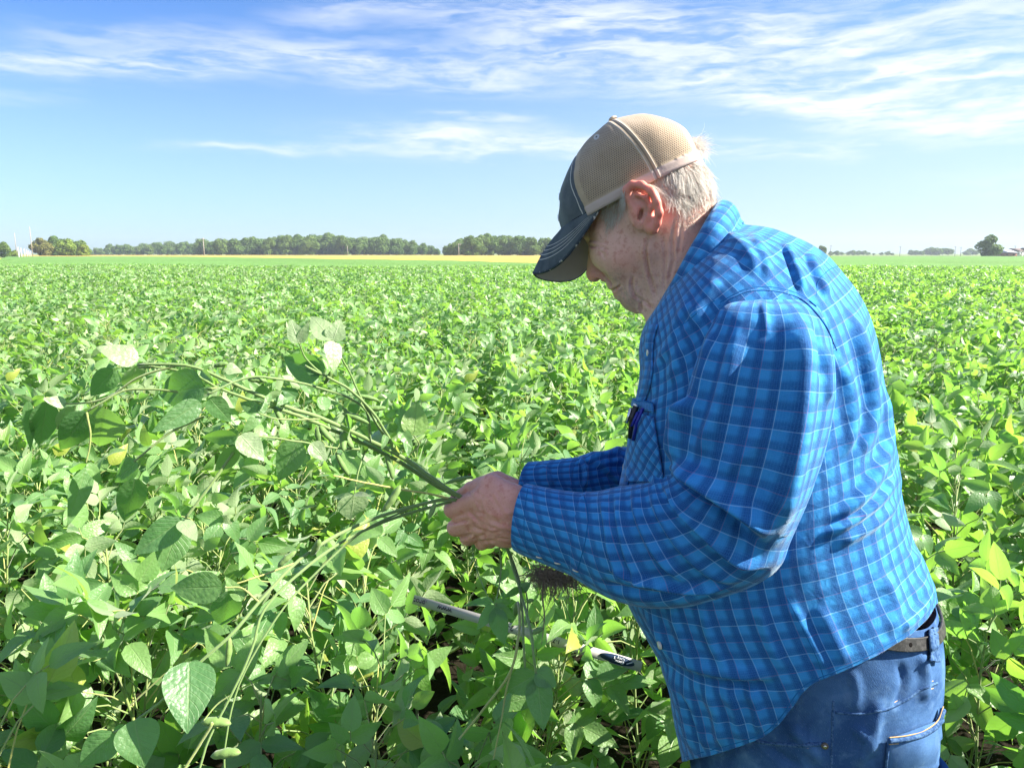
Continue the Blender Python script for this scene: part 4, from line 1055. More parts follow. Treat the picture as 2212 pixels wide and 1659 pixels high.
# pocket with its flap edge and the pens
def patch(bv, quad, nu, nv, lift, mat, parent, name, thick=.0012, bulge=0.0):
    q = np.array(quad, float); V = []; U = []; prev_ = hit(bv, *q.mean(0))
    for j in range(nv+1):
        for i in range(nu+1):
            u, v = i/nu, j/nv; p_ = (q[0]*(1-u)+q[1]*u)*(1-v)+(q[3]*(1-u)+q[2]*u)*v
            h_, n_ = hit(bv, *p_)
            if h_ is None: h_, n_ = prev_
            prev_ = (h_, n_)
            V.append(h_+n_*(lift+bulge*math.sin(math.pi*u)*math.sin(math.pi*min(1, v*1.2)))); U.append((u*.11, v*.13))
    return make_mesh(name, V, loft_faces(nv+1, nu+1, False), [mat], parent, uv=U)
pk = patch(BV_T, [(1371,888),(1419,902),(1440,1040),(1358,1040)], 20, 30, .004, M_shirt_bias, shirt, 'pocket', bulge=.006)
q_ = pk.modifiers.new('t', 'SOLIDIFY'); q_.thickness = .002
fl = patch(BV_T, [(1374,862),(1418,872),(1420,892),(1372,880)], 16, 6, .004, M_shirt_bias, pk, 'pocket_flap'); fl.modifiers.new('t', 'SOLIDIFY').thickness = .002
seam(BV_T, [(1374,863),(1395,868),(1418,873)], .0008, M_seam, shirt, 'pocket_seam', lift=.0055)
M_black = material('black_plastic', (0.012, 0.012, 0.014), .3, .5); M_chrome = material('chrome', (0.8, 0.8, 0.8), .2, .6); M_chrome.node_tree.nodes['Principled BSDF'].inputs['Metallic'].default_value = 1
M_bluep = material('blue_plastic', (0.01, 0.02, 0.28), .35, .5)
def pen(px, py, tilt, r, mat, cap_mat, label):
    h_, n_ = hit(BV_T, px, py)
    ax = np.array((RV*tilt+np.array((0, 0, 1.0)))); ax /= np.linalg.norm(ax); e = empty('pen', tuple(h_+n_*.012)); tag(e, label, 'pen')
    top = n_*0; mb = MB(); mb.tube([ax*-.034+n_*-.006, ax*-.01, ax*.008], r, 14); mb.build('barrel', mat, e)
    mb = MB(); mb.tube([ax*.0078, ax*.0095], r*1.06, 14); mb.build('ring', cap_mat, e)
    mb = MB(); mb.box(np.array(n_*(r+.0015))+ax*-.006, .0022, .0022, .02, rot=np.column_stack((RV, n_, ax))); mb.build('clip', cap_mat, e)
pen(1390, 893, .28, .0038, M_black, M_chrome, 'black pen with a silver rim standing in the shirt pocket')
pen(1402, 899, .4, .0022, M_bluep, M_bluep, 'blue pen leaning beside the black one in the shirt pocket')
# placket down the front edge
pv = []
plk = spline(np.array([(1406,704,0),(1397,740,0),(1395,800,0),(1386,846,0),(1373,884,0),(1363,940,0),(1352,1000,0),(1341,1050,0)]), 60)
for a, b, _ in plk:
    row_ = []
    for k in range(6):
        h_, n_ = hit(BV_T, a+2+k*3.4, b)
        row_.append(None if h_ is None else h_+n_*.0022)
    if all(r is not None for r in row_): pv.append(row_)
pv = np.array(pv)
o = make_mesh('placket', pv.reshape(-1, 3), loft_faces(len(pv), 6, False), [M_shirt], shirt, uv=np.array([(j*.004, i*.006) for i in range(len(pv)) for j in range(6)])); o.modifiers.new('t', 'SOLIDIFY').thickness = .002
# ---- jeans
JR = [(1500,1100,2018,1300,.162,1.05),(1496,1150,2026,1330,.167,1.05),(1490,1205,2032,1372,.172,1.05),(1484,1290,2036,1424,.177,1.05),(1480,1380,2034,1480,.180,1.05),(1482,1480,2026,1540,.182,1.05),(1492,1580,2014,1612,.180,1.05),(1510,1680,1998,1690,.172,1.05)]
JV, JTH, JSM = pairs_loft(JR, 260, 160, 2.3)
def jeans_build(nt, p, out):
    u, v, _ = nt.sep(nt.new('ShaderNodeUVMap').outputs[0]); c = nt.tc('Object')
    tw = nt.math('FRACT', nt.math('MULTIPLY', nt.math('ADD', u, nt.math('MULTIPLY', v, 1.0)), 520.0))
    twl = nt.ramp(nt.math('ABSOLUTE', nt.math('SUBTRACT', tw, .5)), .1, .4)
    n = nt.noise(nt.comb(nt.math('MULTIPLY', u, 900.0), nt.math('MULTIPLY', v, 260.0)), 1.0, 3, .7); n2 = nt.noise(c, 9, 4, .65, .6); n3 = nt.noise(c, 45, 4, .6)
    base = nt.mix(nt.ramp(n2, .35, .7), (0.020, 0.070, 0.20), (0.085, 0.20, 0.42))
    base = nt.mix(nt.math('MULTIPLY', nt.ramp(n3, .5, .75), .4), base, (0.18, 0.32, 0.52))
    base = nt.mix(nt.math('MULTIPLY', twl, .22), base, (0.09, 0.17, 0.32)); base = nt.mix(nt.math('MULTIPLY', nt.ramp(n, .55, .75), .45), base, (0.20, 0.32, 0.50))
    nt.put(p.inputs['Base Color'], base); nt.put(p.inputs['Normal'], nt.bump(nt.math('ADD', twl, nt.math('ADD', nt.math('MULTIPLY', n, 1.2), nt.math('MULTIPLY', n3, 3.0))), .55, .0011))
M_jeans = material('denim', rough=.85, spec=.15, build=jeans_build)
M_jseam = material('denim_seam', rough=.85, spec=.15, build=lambda nt, p, out: (
    nt.put(p.inputs['Base Color'], nt.mix(nt.ramp(nt.noise(nt.tc('Object'), 260, 3, .7), .4, .6), (0.025, 0.07, 0.18), (0.075, 0.15, 0.28))),
    nt.put(p.inputs['Normal'], nt.bump(nt.noise(nt.tc('Object'), 240, 3), .8, .0012))))
M_thread = material('tan_thread', (0.50, 0.33, 0.16), .8, .2)
def build_loft(V, th, smx, mat, name, parent, amp=.002, flist=(), seed=0, solid=None):
    m, n = V.shape[:2]; seg = np.linalg.norm(np.diff(V, axis=0), axis=2).mean(1); arc = np.concatenate(([0], np.cumsum(seg)))
    per = np.concatenate(([0], np.cumsum(np.linalg.norm(np.diff(V[m//2], axis=0), axis=1))))
    Vc, U, VV = close_uv(V, np.broadcast_to(per, (m, n)), np.broadcast_to(arc[:, None], (m, n)))
    C = np.repeat(W3((smx[:, 3]+smx[:, 5])/2, (smx[:, 4]+smx[:, 6])/2, smx[:, 8]), n+1, 0)
    Vf = Vc.reshape(-1, 3); F = orient(Vf, loft_faces(m, n+1, False), C); N = grad_normals(Vf, F).reshape(m, n+1, 3)
    N[:, 0] = N[:, -1] = N[:, 0]+N[:, -1]; N = N.reshape(-1, 3); N /= np.linalg.norm(N, axis=1)[:, None]+1e-9
    Vf = Vf+N*((vnoise(Vf+seed, 8)*1.0+vnoise(Vf+seed+2, 21)*.5+vnoise(Vf+seed+4, 50)*.2)*amp)[:, None]
    Vf = folds(Vf, N, flist)
    o = make_mesh(name, Vf, F, [mat], parent, uv=np.column_stack((U.ravel(), VV.ravel())))
    if solid: q = o.modifiers.new('t', 'SOLIDIFY'); q.thickness = solid; q.offset = 1
    return o, Vf, F
JF = [([(1900,1500),(1888,1560),(1880,1640)], 12, .004), ([(1985,1400),(1995,1460),(1990,1520)], 10, .005), ([(1840,1440),(1850,1500),(1838,1540)], 9, .003), ([(1940,1420),(1950,1480),(1930,1540)], 10, -.004),
      ([(1700,1560),(1740,1600),(1780,1650)], 12, .004), ([(1650,1600),(1700,1640),(1740,1659)], 12, -.003), ([(1840,1560),(1870,1600),(1850,1655)], 10, .004)]
jeans, JVf, JF_ = build_loft(JV, JTH, JSM, M_jeans, 'jeans', person, .0038, JF, 2, .0016)
BV_J = bvh_of((JVf, JF_))
# trouser legs down to the ground, and boots
s0, t0 = L2(1765, 1560); M_boot = material('brown_leather', (0.10, 0.055, 0.03), .6, .3)
for sg in (-1, 1):
    hh = .092*sg; rows = []; n = 48; th = np.linspace(0, 2*np.pi, n, endpoint=False)
    for t_, sx, r1, r2 in ((t0+.03, -.0, .150, .088), (t0-.10, -.0, .132, .092), (.55, -.01, .105, .085), (.35, 0, .088, .078), (.20, .01, .085, .078), (.09, .015, .088, .080), (.03, .015, .090, .082)):
        rows.append([s0+sx, t_, r1, r2])
    rows = np.array(rows); sm = spline_by(rows, 90)
    V = W3(sm[:, None, 0]+sm[:, None, 2]*np.cos(th), np.broadcast_to(sm[:, None, 1], (90, n)), D0-(hh+sm[:, None, 3]*np.sin(th)))
    V = V+(vnoise(V, 9)*.006+vnoise(V, 24)*.003)[..., None]*W3(np.cos(th), 0*th, -np.sin(th))[None]
    Vf = V.reshape(-1, 3); F = orient(Vf, loft_faces(90, n), np.repeat(W3(sm[:, 0], sm[:, 1], np.full(90, D0-hh)), n, 0))
    make_mesh('trouser_leg', Vf, F, [M_jeans], jeans, uv=np.array([(j*.012, i*.012) for i in range(90) for j in range(n)]))
    mb = MB(); a = W3(np.array([s0+.05, s0-.02, s0-.12, s0-.20]), np.array([.055, .06, .05, .035]), np.full(4, D0-hh)); mb.tube(spline(a, 14), [.030]+[.046]*8+[.044]*3+[.036, .018], 16)
    mb.build('boot', M_boot, person)
# belt
def leather(nt, p, out):
    n = nt.noise(nt.tc('Object'), 120, 5, .7)
    nt.put(p.inputs['Base Color'], nt.mix(nt.ramp(n, .4, .7), (0.020, 0.020, 0.020), (0.060, 0.058, 0.056))); nt.put(p.inputs['Normal'], nt.bump(n, .7, .001))
M_belt = material('worn_belt_leather', rough=.55, spec=.35, build=leather)
bt = JV[6:23:1]; m, n = bt.shape[:2]; cB = bt.mean(1, keepdims=True); bt = cB+(bt-cB)*1.022
C = np.repeat(cB[:, 0], n, 0); Vf = bt.reshape(-1, 3); F = orient(Vf, loft_faces(m, n), C)
belt = make_mesh('belt', Vf, F, [M_belt], person); q = belt.modifiers.new('t', 'SOLIDIFY'); q.thickness = .0035; q.offset = 1
BV_B = bvh_of((Vf, F))
belt_mid_y = lambda x: None
bpx_, bpy_, _ = to_px(bt); k_mid = m//2; near_row = [(bpx_[k_mid, j], bpy_[k_mid, j]) for j in range(n) if JTH[j] < np.pi*.999]
near_row = np.array(sorted(near_row)); M_dark = material('dark_hole', (0.006, 0.005, 0.005), .9, .1)
for x in (1802, 1842, 1882, 1922, 1962, 2000):
    y = np.interp(x, near_row[:, 0], near_row[:, 1]); h_, n_ = hit(BV_B, x, y)
    if h_ is not None: disc(h_+n_*.0032, n_, .0028, .0006, M_dark, belt, 'belt_hole', 0, 14)
def strap(bv, pts, half, lift, mat, parent, name, thick=.002, n=24):
    pts = spline(np.column_stack((np.array(pts, float), np.zeros(len(pts)))), n)[:, :2]; T = np.gradient(pts, axis=0); T /= np.linalg.norm(T, axis=1)[:, None]; V = []; U = []; prev_ = hit(bv, *pts[len(pts)//2])
    for k, (p_, t_) in enumerate(zip(pts, T)):
        for s_ in (-1, -.5, 0, .5, 1):
            q_ = p_+np.array((-t_[1], t_[0]))*half*s_; h_, n_ = hit(bv, *q_)
            if h_ is None: h_, n_ = prev_
            prev_ = (h_, n_); V.append(h_+n_*lift); U.append((s_*half*.0005, k*.003))
    o = make_mesh(name, V, loft_faces(n, 5, False), [mat], parent, uv=U); q = o.modifiers.new('t', 'SOLIDIFY'); q.thickness = thick; q.offset = 0; return o
BV_JB = bvh_of((JVf, JF_), (Vf, F))
for x, dx in ((1783, 6), (2006, 6)):
    y = np.interp(x, near_row[:, 0], near_row[:, 1])
    strap(BV_JB, [(x-2, y-30), (x, y), (x+dx*.5, y+42)], 9, .0062, M_jseam, jeans, 'belt_loop', .0022)
seam(BV_J, [(1800,1512),(1798,1560),(1796,1660)], .0020, M_jseam, jeans, 'side_seam')
seam(BV_J, [(1806,1512),(1804,1560),(1802,1660)], .0009, M_thread, jeans, 'side_stitching')
for dy, r_, mt in ((0, .0022, M_jseam), (-8, .0009, M_thread), (8, .0009, M_thread)):
    seam(BV_J, [(1804,1537+dy),(1860,1540+dy),(1920,1528+dy),(1960,1508+dy),(1985,1490+dy),(2022,1474+dy)], r_, mt, jeans, 'yoke_stitching')
# front pocket edge and rear pocket
for dy, r_, mt in ((0, .0030, M_jseam), (-7, .0007, M_thread), (7, .0007, M_thread)):
    seam(BV_J, [(1628,1598+dy*.6),(1670,1604+dy),(1730,1608+dy),(1788,1604+dy)], r_, mt, jeans, 'pocket_edge')
h_, n_ = hit(BV_J, 1781, 1607)
if h_ is not None: disc(h_+n_*.003, n_, .0042, .002, material('brass_rivet', (0.10, 0.08, 0.06), .4, .5), jeans, 'rivet'); disc(h_+n_*.0048, n_, .0018, .001, M_chrome, jeans, 'rivet')
rp_ = patch(BV_J, [(1912,1592),(2028,1548),(2034,1655),(1906,1690)], 16, 16, .004, M_jeans, jeans, 'back_pocket', bulge=.006); rp_.modifiers.new('t', 'SOLIDIFY').thickness = .002
for dy, r_, mt in ((0, .0034, M_jseam), (-7, .0007, M_thread), (7, .0007, M_thread)):
    seam(BV_J, [(1912,1592+dy),(1950,1588+dy),(1985,1578+dy),(2012,1558+dy),(2024,1528+dy)], r_, mt, jeans, 'back_pocket_edge', lift=.007)
seam(BV_J, [(1914,1592),(1911,1625),(1908,1660)], .0018, M_jseam, jeans, 'back_pocket_edge', lift=.005)
0 and strap(BV_J, [(1958,1574),(1982,1556),(2002,1528)], 12, .0015, M_dark, jeans, 'pocket_opening', .001)

# ------------------------------------------------------------------ cap
E1 = np.array((.8986, -.4387)); E2 = np.array((-.4387, -.8986)); CB = np.array((1217.0, 497.0))
SC = 1606.0
def capP(x, h, lat):
    """cap frame (pixels along the band line, above it, sideways towards the camera) -> world"""
    x, h, lat = np.broadcast_arrays(np.asarray(x, float), np.asarray(h, float), np.asarray(lat, float))
    q = CB+x[..., None]*E1+h[..., None]*E2; s0, t0 = L2(float(CB[0]), float(CB[1])); o = np.array((s0, t0))
    k = 1/SC; st = np.stack(((q[..., 0]-CB[0])*k, -(q[..., 1]-CB[1])*k), -1)+o
    hh = lat*k; return W3(st[..., 0]+.18*hh, st[..., 1], D0-hh)
CPROF = np.array([(-2,-4),(3,28),(17,54),(38,89),(60,110),(82,126),(108,140),(134,151),(165,159),(196,163),(230,156),(264,142),(290,123),(308,106),(324,86),(333,66),(336,36),(334,4),(332,-8)], float)
nT, nS = 220, 160
prof_c = spline(np.column_stack((CPROF, np.zeros(len(CPROF)))), nT)[:, :2]
tau = np.linspace(0, 1, nT); th_b = np.pi*tau
xb = 166-168*np.sign(np.cos(th_b))*np.abs(np.cos(th_b))**.9; wb = 117*np.sin(th_b)**.72
psi = np.linspace(-np.pi/2, np.pi/2, nS)
cps = np.cos(psi)**.80; sps = np.sign(psi)*np.abs(np.sin(psi))**.92
X_ = xb[:, None]+(prof_c[:, None, 0]-xb[:, None])*cps; H_ = np.where(True, prof_c[:, None, 1]*cps, 0)
LAT = wb[:, None]*sps*(1+.06*np.sin(np.pi*np.abs(psi)/(np.pi/2)))
H_ = H_-6*(1-cps)
Vc = capP(X_, H_, LAT); Vf = Vc.reshape(-1, 3); C = np.tile(capP(166, 40, 0), (len(Vf), 1)); F = orient(Vf, loft_faces(nT, nS, False), C)
N = grad_normals(Vf, F)
xq, hq = X_.ravel(), H_.ravel(); xbnd = 70+30*smoothstep(60, 145, hq); xsm = 233-.00135*np.maximum(hq, 0)**2
dfr = xq-xbnd; dse = xq-xsm
Vf = Vf+N*(-.0007*np.exp(-(dfr/2.5)**2)+.0006*np.exp(-((np.abs(dse)-5)/2.5)**2)-.0007*np.exp(-(dse/2)**2)+vnoise(Vf, 26)*.0012+vnoise(Vf+3, 60)*.0006+.0014*np.where(hq < 14, 1, 0)*(dfr > 0))[:, None]
def cap_build(nt, p, out):
    x = nt.attr('capx'); h = nt.attr('caph'); l = nt.attr('capl'); c = nt.tc('Object')
    al = nt.math('ABSOLUTE', l)
    xb_ = nt.math('ADD', 70.0, nt.math('MULTIPLY', nt.ramp(h, 60, 145), 30.0)); df = nt.math('SUBTRACT', x, xb_)
    df = nt.math('ADD', df, nt.math('MULTIPLY', nt.math('SUBTRACT', nt.noise(c, 60, 2), .5), 5.0))
    xs = nt.math('SUBTRACT', 233.0, nt.math('MULTIPLY', .00135, nt.math('POWER', nt.math('MAXIMUM', h, 0.0), 2.0))); ds = nt.math('SUBTRACT', x, xs)
    n = nt.noise(c, 220, 4, .6); n2 = nt.noise(c, 28, 4, .6)
    # open mesh: staggered holes laid out along the cloth
    P_ = 4.3; a = nt.attr('meshu'); b = nt.attr('meshv')
    row = nt.math('FLOOR', nt.math('DIVIDE', b, P_)); sh = nt.math('MULTIPLY', nt.math('MODULO', row, 2.0), .5)
    fa = nt.math('SUBTRACT', nt.math('FRACT', nt.math('ADD', nt.math('DIVIDE', a, P_), sh)), .5); fb = nt.math('SUBTRACT', nt.math('FRACT', nt.math('DIVIDE', b, P_)), .5)
    rr = nt.math('SQRT', nt.math('ADD', nt.math('MULTIPLY', fa, fa), nt.math('MULTIPLY', fb, fb))); hole = nt.ramp(rr, .24, .36, 1, 0)
    m_in = nt.math('MULTIPLY', nt.ramp(df, 12, 15), nt.math('MULTIPLY', nt.ramp(nt.math('ABSOLUTE', ds), 9, 12), nt.ramp(h, 16, 19)))
    m_in = nt.math('MULTIPLY', m_in, nt.ramp(x, 318, 324, 1, 0))
    hole = nt.math('MULTIPLY', hole, m_in)
    tanc = nt.mix(nt.ramp(n2, .3, .7), (0.36, 0.26, 0.165), (0.44, 0.33, 0.22)); tanc = nt.mix(nt.math('MULTIPLY', n, .4), tanc, (0.50, 0.43, 0.34))
    tanc = nt.mix(nt.math('MULTIPLY', hole, .86), tanc, (0.085, 0.06, 0.045))
    band = nt.math('MULTIPLY', nt.ramp(h, 13, 15, 1, 0), nt.ramp(x, 70, 74)); tanc = nt.mix(nt.math('MULTIPLY', band, .75), tanc, (0.50, 0.40, 0.37))
    st = nt.math('MULTIPLY', nt.ramp(nt.math('ABSOLUTE', nt.math('SUBTRACT', nt.math('ABSOLUTE', ds), 6.5)), .6, 1.5, 1, 0), .8)
    tanc = nt.mix(st, tanc, (0.60, 0.55, 0.46)); tanc = nt.mix(nt.math('MULTIPLY', nt.ramp(nt.math('ABSOLUTE', ds), .8, 2.4, 1, 0), .6), tanc, (0.14, 0.11, 0.08))
    drk = nt.mix(nt.ramp(n2, .3, .7), (0.060, 0.074, 0.088), (0.100, 0.118, 0.132)); drk = nt.mix(nt.math('MULTIPLY', nt.ramp(n, .5, .8), .5), drk, (0.12, 0.14, 0.16))
    s2 = nt.ramp(nt.math('ABSOLUTE', nt.math('ADD', df, 8.0)), .5, 1.3, 1, 0); drk = nt.mix(nt.math('MULTIPLY', s2, .85), drk, (0.60, 0.58, 0.54))
    colr = nt.mix(nt.ramp(df, -.6, .6), drk, tanc)
    # sewn eyelet
    ex = nt.math('SUBTRACT', x, 155.0); eh = nt.math('SUBTRACT', h, 140.0); er = nt.math('SQRT', nt.math('ADD', nt.math('MULTIPLY', ex, ex), nt.math('MULTIPLY', eh, eh)))
    colr = nt.mix(nt.ramp(er, 6.0, 7.5, 1, 0), colr, (0.52, 0.50, 0.47)); colr = nt.mix(nt.ramp(er, 1.8, 2.8, 1, 0), colr, (0.04, 0.035, 0.03))
    # round badge outline on the front
    bl = nt.math('DIVIDE', nt.math('SUBTRACT', l, 2.0), 34.0); bh = nt.math('DIVIDE', nt.math('SUBTRACT', h, 68.0), 30.0); br = nt.math('SQRT', nt.math('ADD', nt.math('MULTIPLY', bl, bl), nt.math('MULTIPLY', bh, bh)))
    ring = nt.math('MULTIPLY', nt.math('MULTIPLY', nt.ramp(br, .78, .82), nt.ramp(br, 1.0, 1.04, 1, 0)), nt.ramp(x, 66, 70, 1, 0)); colr = nt.mix(ring, colr, (0.66, 0.70, 0.80))
    nt.put(p.inputs['Base Color'], colr)
    nt.put(p.inputs['Normal'], nt.bump(nt.math('ADD', nt.math('MULTIPLY', hole, -1.0), nt.math('ADD', nt.math('MULTIPLY', n, .6), nt.math('ADD', st, nt.math('ADD', s2, ring)))), .7, .0008))
    p.inputs['Sheen Weight'].default_value = .25
M_cap = material('cap_cloth', rough=.85, spec=.15, build=cap_build)
fx_ = xq[F].mean(1); fh_ = hq[F].mean(1); fl_ = np.abs(LAT.ravel()[F].mean(1)); F = F[~((fx_ > 300) & (fh_ > 12) & (((fl_/34)**2+((fh_-12)/46)**2) < 1))]
arcT = np.concatenate(([0], np.cumsum(np.hypot(*np.diff(prof_c, axis=0).T))))
meshu = xq*1.0; meshv = hq+0*xq
# follow the cloth over the top: measure rows by angle from the band on each side
rowlen = np.concatenate((np.zeros((nT, 1)), np.cumsum(np.linalg.norm(np.diff(Vc, axis=1), axis=2), 1)), 1)*SC; meshv = np.minimum(rowlen, rowlen[:, -1:]-rowlen).ravel()
meshu = np.where(True, xq, 0)
cap = make_mesh('cap', Vf, F, [M_cap], person, attrs={'capx': xq, 'caph': hq, 'capl': LAT.ravel(), 'meshu': meshu, 'meshv': meshv})
q = cap.modifiers.new('t', 'SOLIDIFY'); q.thickness = .0016; q.offset = -1
bpy.context.view_layer.update(); BV_C = bvh_of((Vf, F))
# brim: root on the front of the band, rim points given in the picture plane with their sideways offset
def iscap(px, py, lat): D = D0-lat/SC; return M(px, py, D)
RIM = [iscap(1300,443,104), iscap(1277,480,104), iscap(1256,512,100), iscap(1235,541,90), iscap(1214,564,76), iscap(1192,580,56), iscap(1170,589,34), iscap(1155,591,10), iscap(1153,589,-4), iscap(1158,596,-22), iscap(1172,602,-42), iscap(1192,606,-62), iscap(1215,607,-80), iscap(1240,602,-96), iscap(1262,586,-108), iscap(1290,540,-112), iscap(1318,470,-108)]
thr_ = np.linspace(.40, -.40, 17)*np.pi
ROOT = [capP(166-168*abs(math.cos(a))**.9 if True else 0, 1.0, 117*np.sign(a)*abs(math.sin(a))**.72*.99) for a in thr_]
ROOT = spline(np.array(ROOT), 90); RIM = spline(np.array(RIM), 90)
nb = 44; VB = []; UB = []
for j in range(nb):
    t = j/(nb-1); Q = ROOT*(1-t)+RIM*t
    bul = np.sin(np.linspace(0, np.pi, 90))**.8*math.sin(math.pi*t)*.004
    VB.append(Q+(bul[:, None])*(0.6*(-RV)+np.array((0, 0, 1.0)))); UB += [(i/89, t) for i in range(90)]
VB = np.array(VB).reshape(-1, 3); FB = loft_faces(nb, 90, False); NB = grad_normals(VB, FB)
up_ = np.array((0, 0, 1.0))-RV*.8
if (NB @ up_).mean() < 0: FB = FB[:, ::-1].copy(); NB = -NB
UB = np.array(UB)
def brim_build(nt, p, out):
    u, v, _ = nt.sep(nt.new('ShaderNodeUVMap').outputs[0]); c = nt.tc('Object'); n = nt.noise(c, 220, 4, .6); n2 = nt.noise(c, 40, 4, .6)
    base = nt.mix(nt.ramp(n2, .3, .7), (0.062, 0.078, 0.092), (0.100, 0.120, 0.136)); base = nt.mix(nt.math('MULTIPLY', nt.ramp(n, .55, .8), .4), base, (0.13, 0.15, 0.17))
    f = nt.math('FRACT', nt.math('MULTIPLY', nt.math('SUBTRACT', v, .40), 10.5)); ln = nt.ramp(nt.math('ABSOLUTE', nt.math('SUBTRACT', f, .5)), .05, .12, 1, 0)
    ln = nt.math('MULTIPLY', ln, nt.math('MULTIPLY', nt.ramp(v, .399, .401), nt.ramp(v, .780, .782, 1, 0)))
    base = nt.mix(nt.math('MULTIPLY', ln, .8), base, (0.62, 0.60, 0.54))
    fr = nt.math('MULTIPLY', nt.ramp(v, .955, .985), nt.ramp(nt.noise(c, 70, 4, .7), .60, .66)); base = nt.mix(fr, base, (0.66, 0.64, 0.58))
    nt.put(p.inputs['Base Color'], base); nt.put(p.inputs['Normal'], nt.bump(nt.math('ADD', nt.math('MULTIPLY', n, .7), nt.math('ADD', ln, fr)), .6, .0007))
M_brim = material('brim_cloth', rough=.85, spec=.15, build=brim_build)
M_under = material('brim_lining', rough=.9, spec=.1, build=lambda nt, p, out: nt.put(p.inputs['Base Color'], nt.mix(nt.noise(nt.tc('Object'), 60, 5, .7), (0.42, 0.35, 0.27), (0.54, 0.46, 0.37))))
brim = make_mesh('brim', VB+NB*.0014, FB, [M_brim], cap, uv=UB); brim.modifiers.new('t', 'SOLIDIFY').thickness = .0014
und = make_mesh('brim_lining', VB-NB*.0016, FB, [M_under], brim, uv=UB); und.modifiers.new('t', 'SOLIDIFY').thickness = .0012
mb = MB(); mb.tube(RIM, .0021, 8); ed = mb.build('brim_edge', material('brim_edging', rough=.9, spec=.1, build=lambda nt, p, out: nt.put(p.inputs['Base Color'], nt.mix(nt.ramp(nt.noise(nt.tc('Object'), 70, 4, .7), .58, .66), (0.05, 0.062, 0.075), (0.66, 0.64, 0.58)))), brim)
mb = MB(); mb.tube(ROOT+np.array((0, 0, .0005)), .0012, 6); mb.build('brim_join', M_dark, brim)
# back strap, opening and top button
mb = MB(); q_ = np.array([capP(x, h, l) for x, h, l in ((318, 8, 62), (330, 6, 40), (339, 5, 15), (340, 5, -15), (331, 6, -40), (318, 8, -62))])
mb.tube(spline(q_, 30), .0055, 8, flat=.22, up=tuple(RV)); mb.build('back_strap', material('strap_cloth', (0.42, 0.36, 0.28), .85, .15), cap)
mb = MB(); q_ = np.array([capP(x, h, l) for x, h, l in ((322, 16, 36), (328, 40, 30), (328, 58, 12), (328, 58, -12), (328, 40, -30), (322, 16, -36))])
mb.tube(spline(q_, 40), .0022, 8); mb.build('back_opening_edge', material('cap_tape', (0.48, 0.42, 0.33), .85, .15), cap)
topc = capP(204, 165, 0); disc(topc, capP(204, 175, 0)-topc, .006, .0028, material('cap_button', (0.50, 0.42, 0.33), .85, .15), cap, 'top_button', 1.0)
# embroidered words on the front: the part that shows from this side
def text_on(bv, txt, centre, xdir, ydir, size, mat, parent, name, lift=.0008, cast=None, thick=.0006):
    cu = bpy.data.curves.new(name, 'FONT'); cu.body = txt; cu.size = size; cu.align_x = 'CENTER'; cu.align_y = 'CENTER'; cu.offset = size*.02; cu.resolution_u = 3
    t_ = bpy.data.objects.new(name, cu); col.objects.link(t_); bpy.context.view_layer.update()
    me = bpy.data.meshes.new_from_object(t_.evaluated_get(bpy.context.evaluated_depsgraph_get())); col.objects.unlink(t_); bpy.data.objects.remove(t_)
    co = np.array([v.co[:] for v in me.vertices]); fs = [tuple(p_.vertices) for p_ in me.polygons]
    W_ = centre+co[:, :1]*xdir+co[:, 1:2]*ydir; nrm = np.cross(xdir, ydir); nrm /= np.linalg.norm(nrm)
    if bv is not None:
        for k in range(len(W_)):
            r = bv.ray_cast(Vector(W_[k]+nrm*.05), Vector(-nrm), .12)
            if r[0] is not None: W_[k] = np.array(r[0])+nrm*lift
    o = make_mesh(name, W_, fs, [mat], parent, smooth=False); q = o.modifiers.new('t', 'SOLIDIFY'); q.thickness = thick; q.offset = 0; return o
M_emb = material('white_embroidery', (0.68, 0.71, 0.80), .8, .2)
latd = W3(np.array(.18), np.array(0.0), np.array(-1.0)); latd /= np.linalg.norm(latd); capup = capP(20, 60, 0)-capP(4, 20, 0); capup /= np.linalg.norm(capup)
# read from in front of him, left to right runs from his right to his left, i.e. towards the camera
text_on(BV_C, 'ne', capP(16, 76, 16), latd, capup, .020, M_emb, cap, 'badge_lettering')
text_on(BV_C, 'ina', capP(8, 26, 22), latd, capup, .014, M_emb, cap, 'front_lettering')

# ------------------------------------------------------------------ hair
M_hair = material('white_hair', rough=.45, spec=.4, build=lambda nt, p, out: (nt.put(p.inputs['Base Color'], nt.mix(nt.attr('rnd'), (0.50, 0.44, 0.36), (0.80, 0.77, 0.72))),))
def in_poly(px, py, poly):
    ins = np.zeros(len(px), bool); n = len(poly)
    for i in range(n):
        a, b = poly[i], poly[(i+1) % n]; ins ^= ((a[1] > py) != (b[1] > py)) & (px < (b[0]-a[0])*(py-a[1])/(b[1]-a[1]+1e-12)+a[0])
    return ins
bN = grad_normals(bW, bF)
if (bN @ np.array((0, 0, 1.)))[np.argmax(bW[:, 2])] < 0: bN = -bN
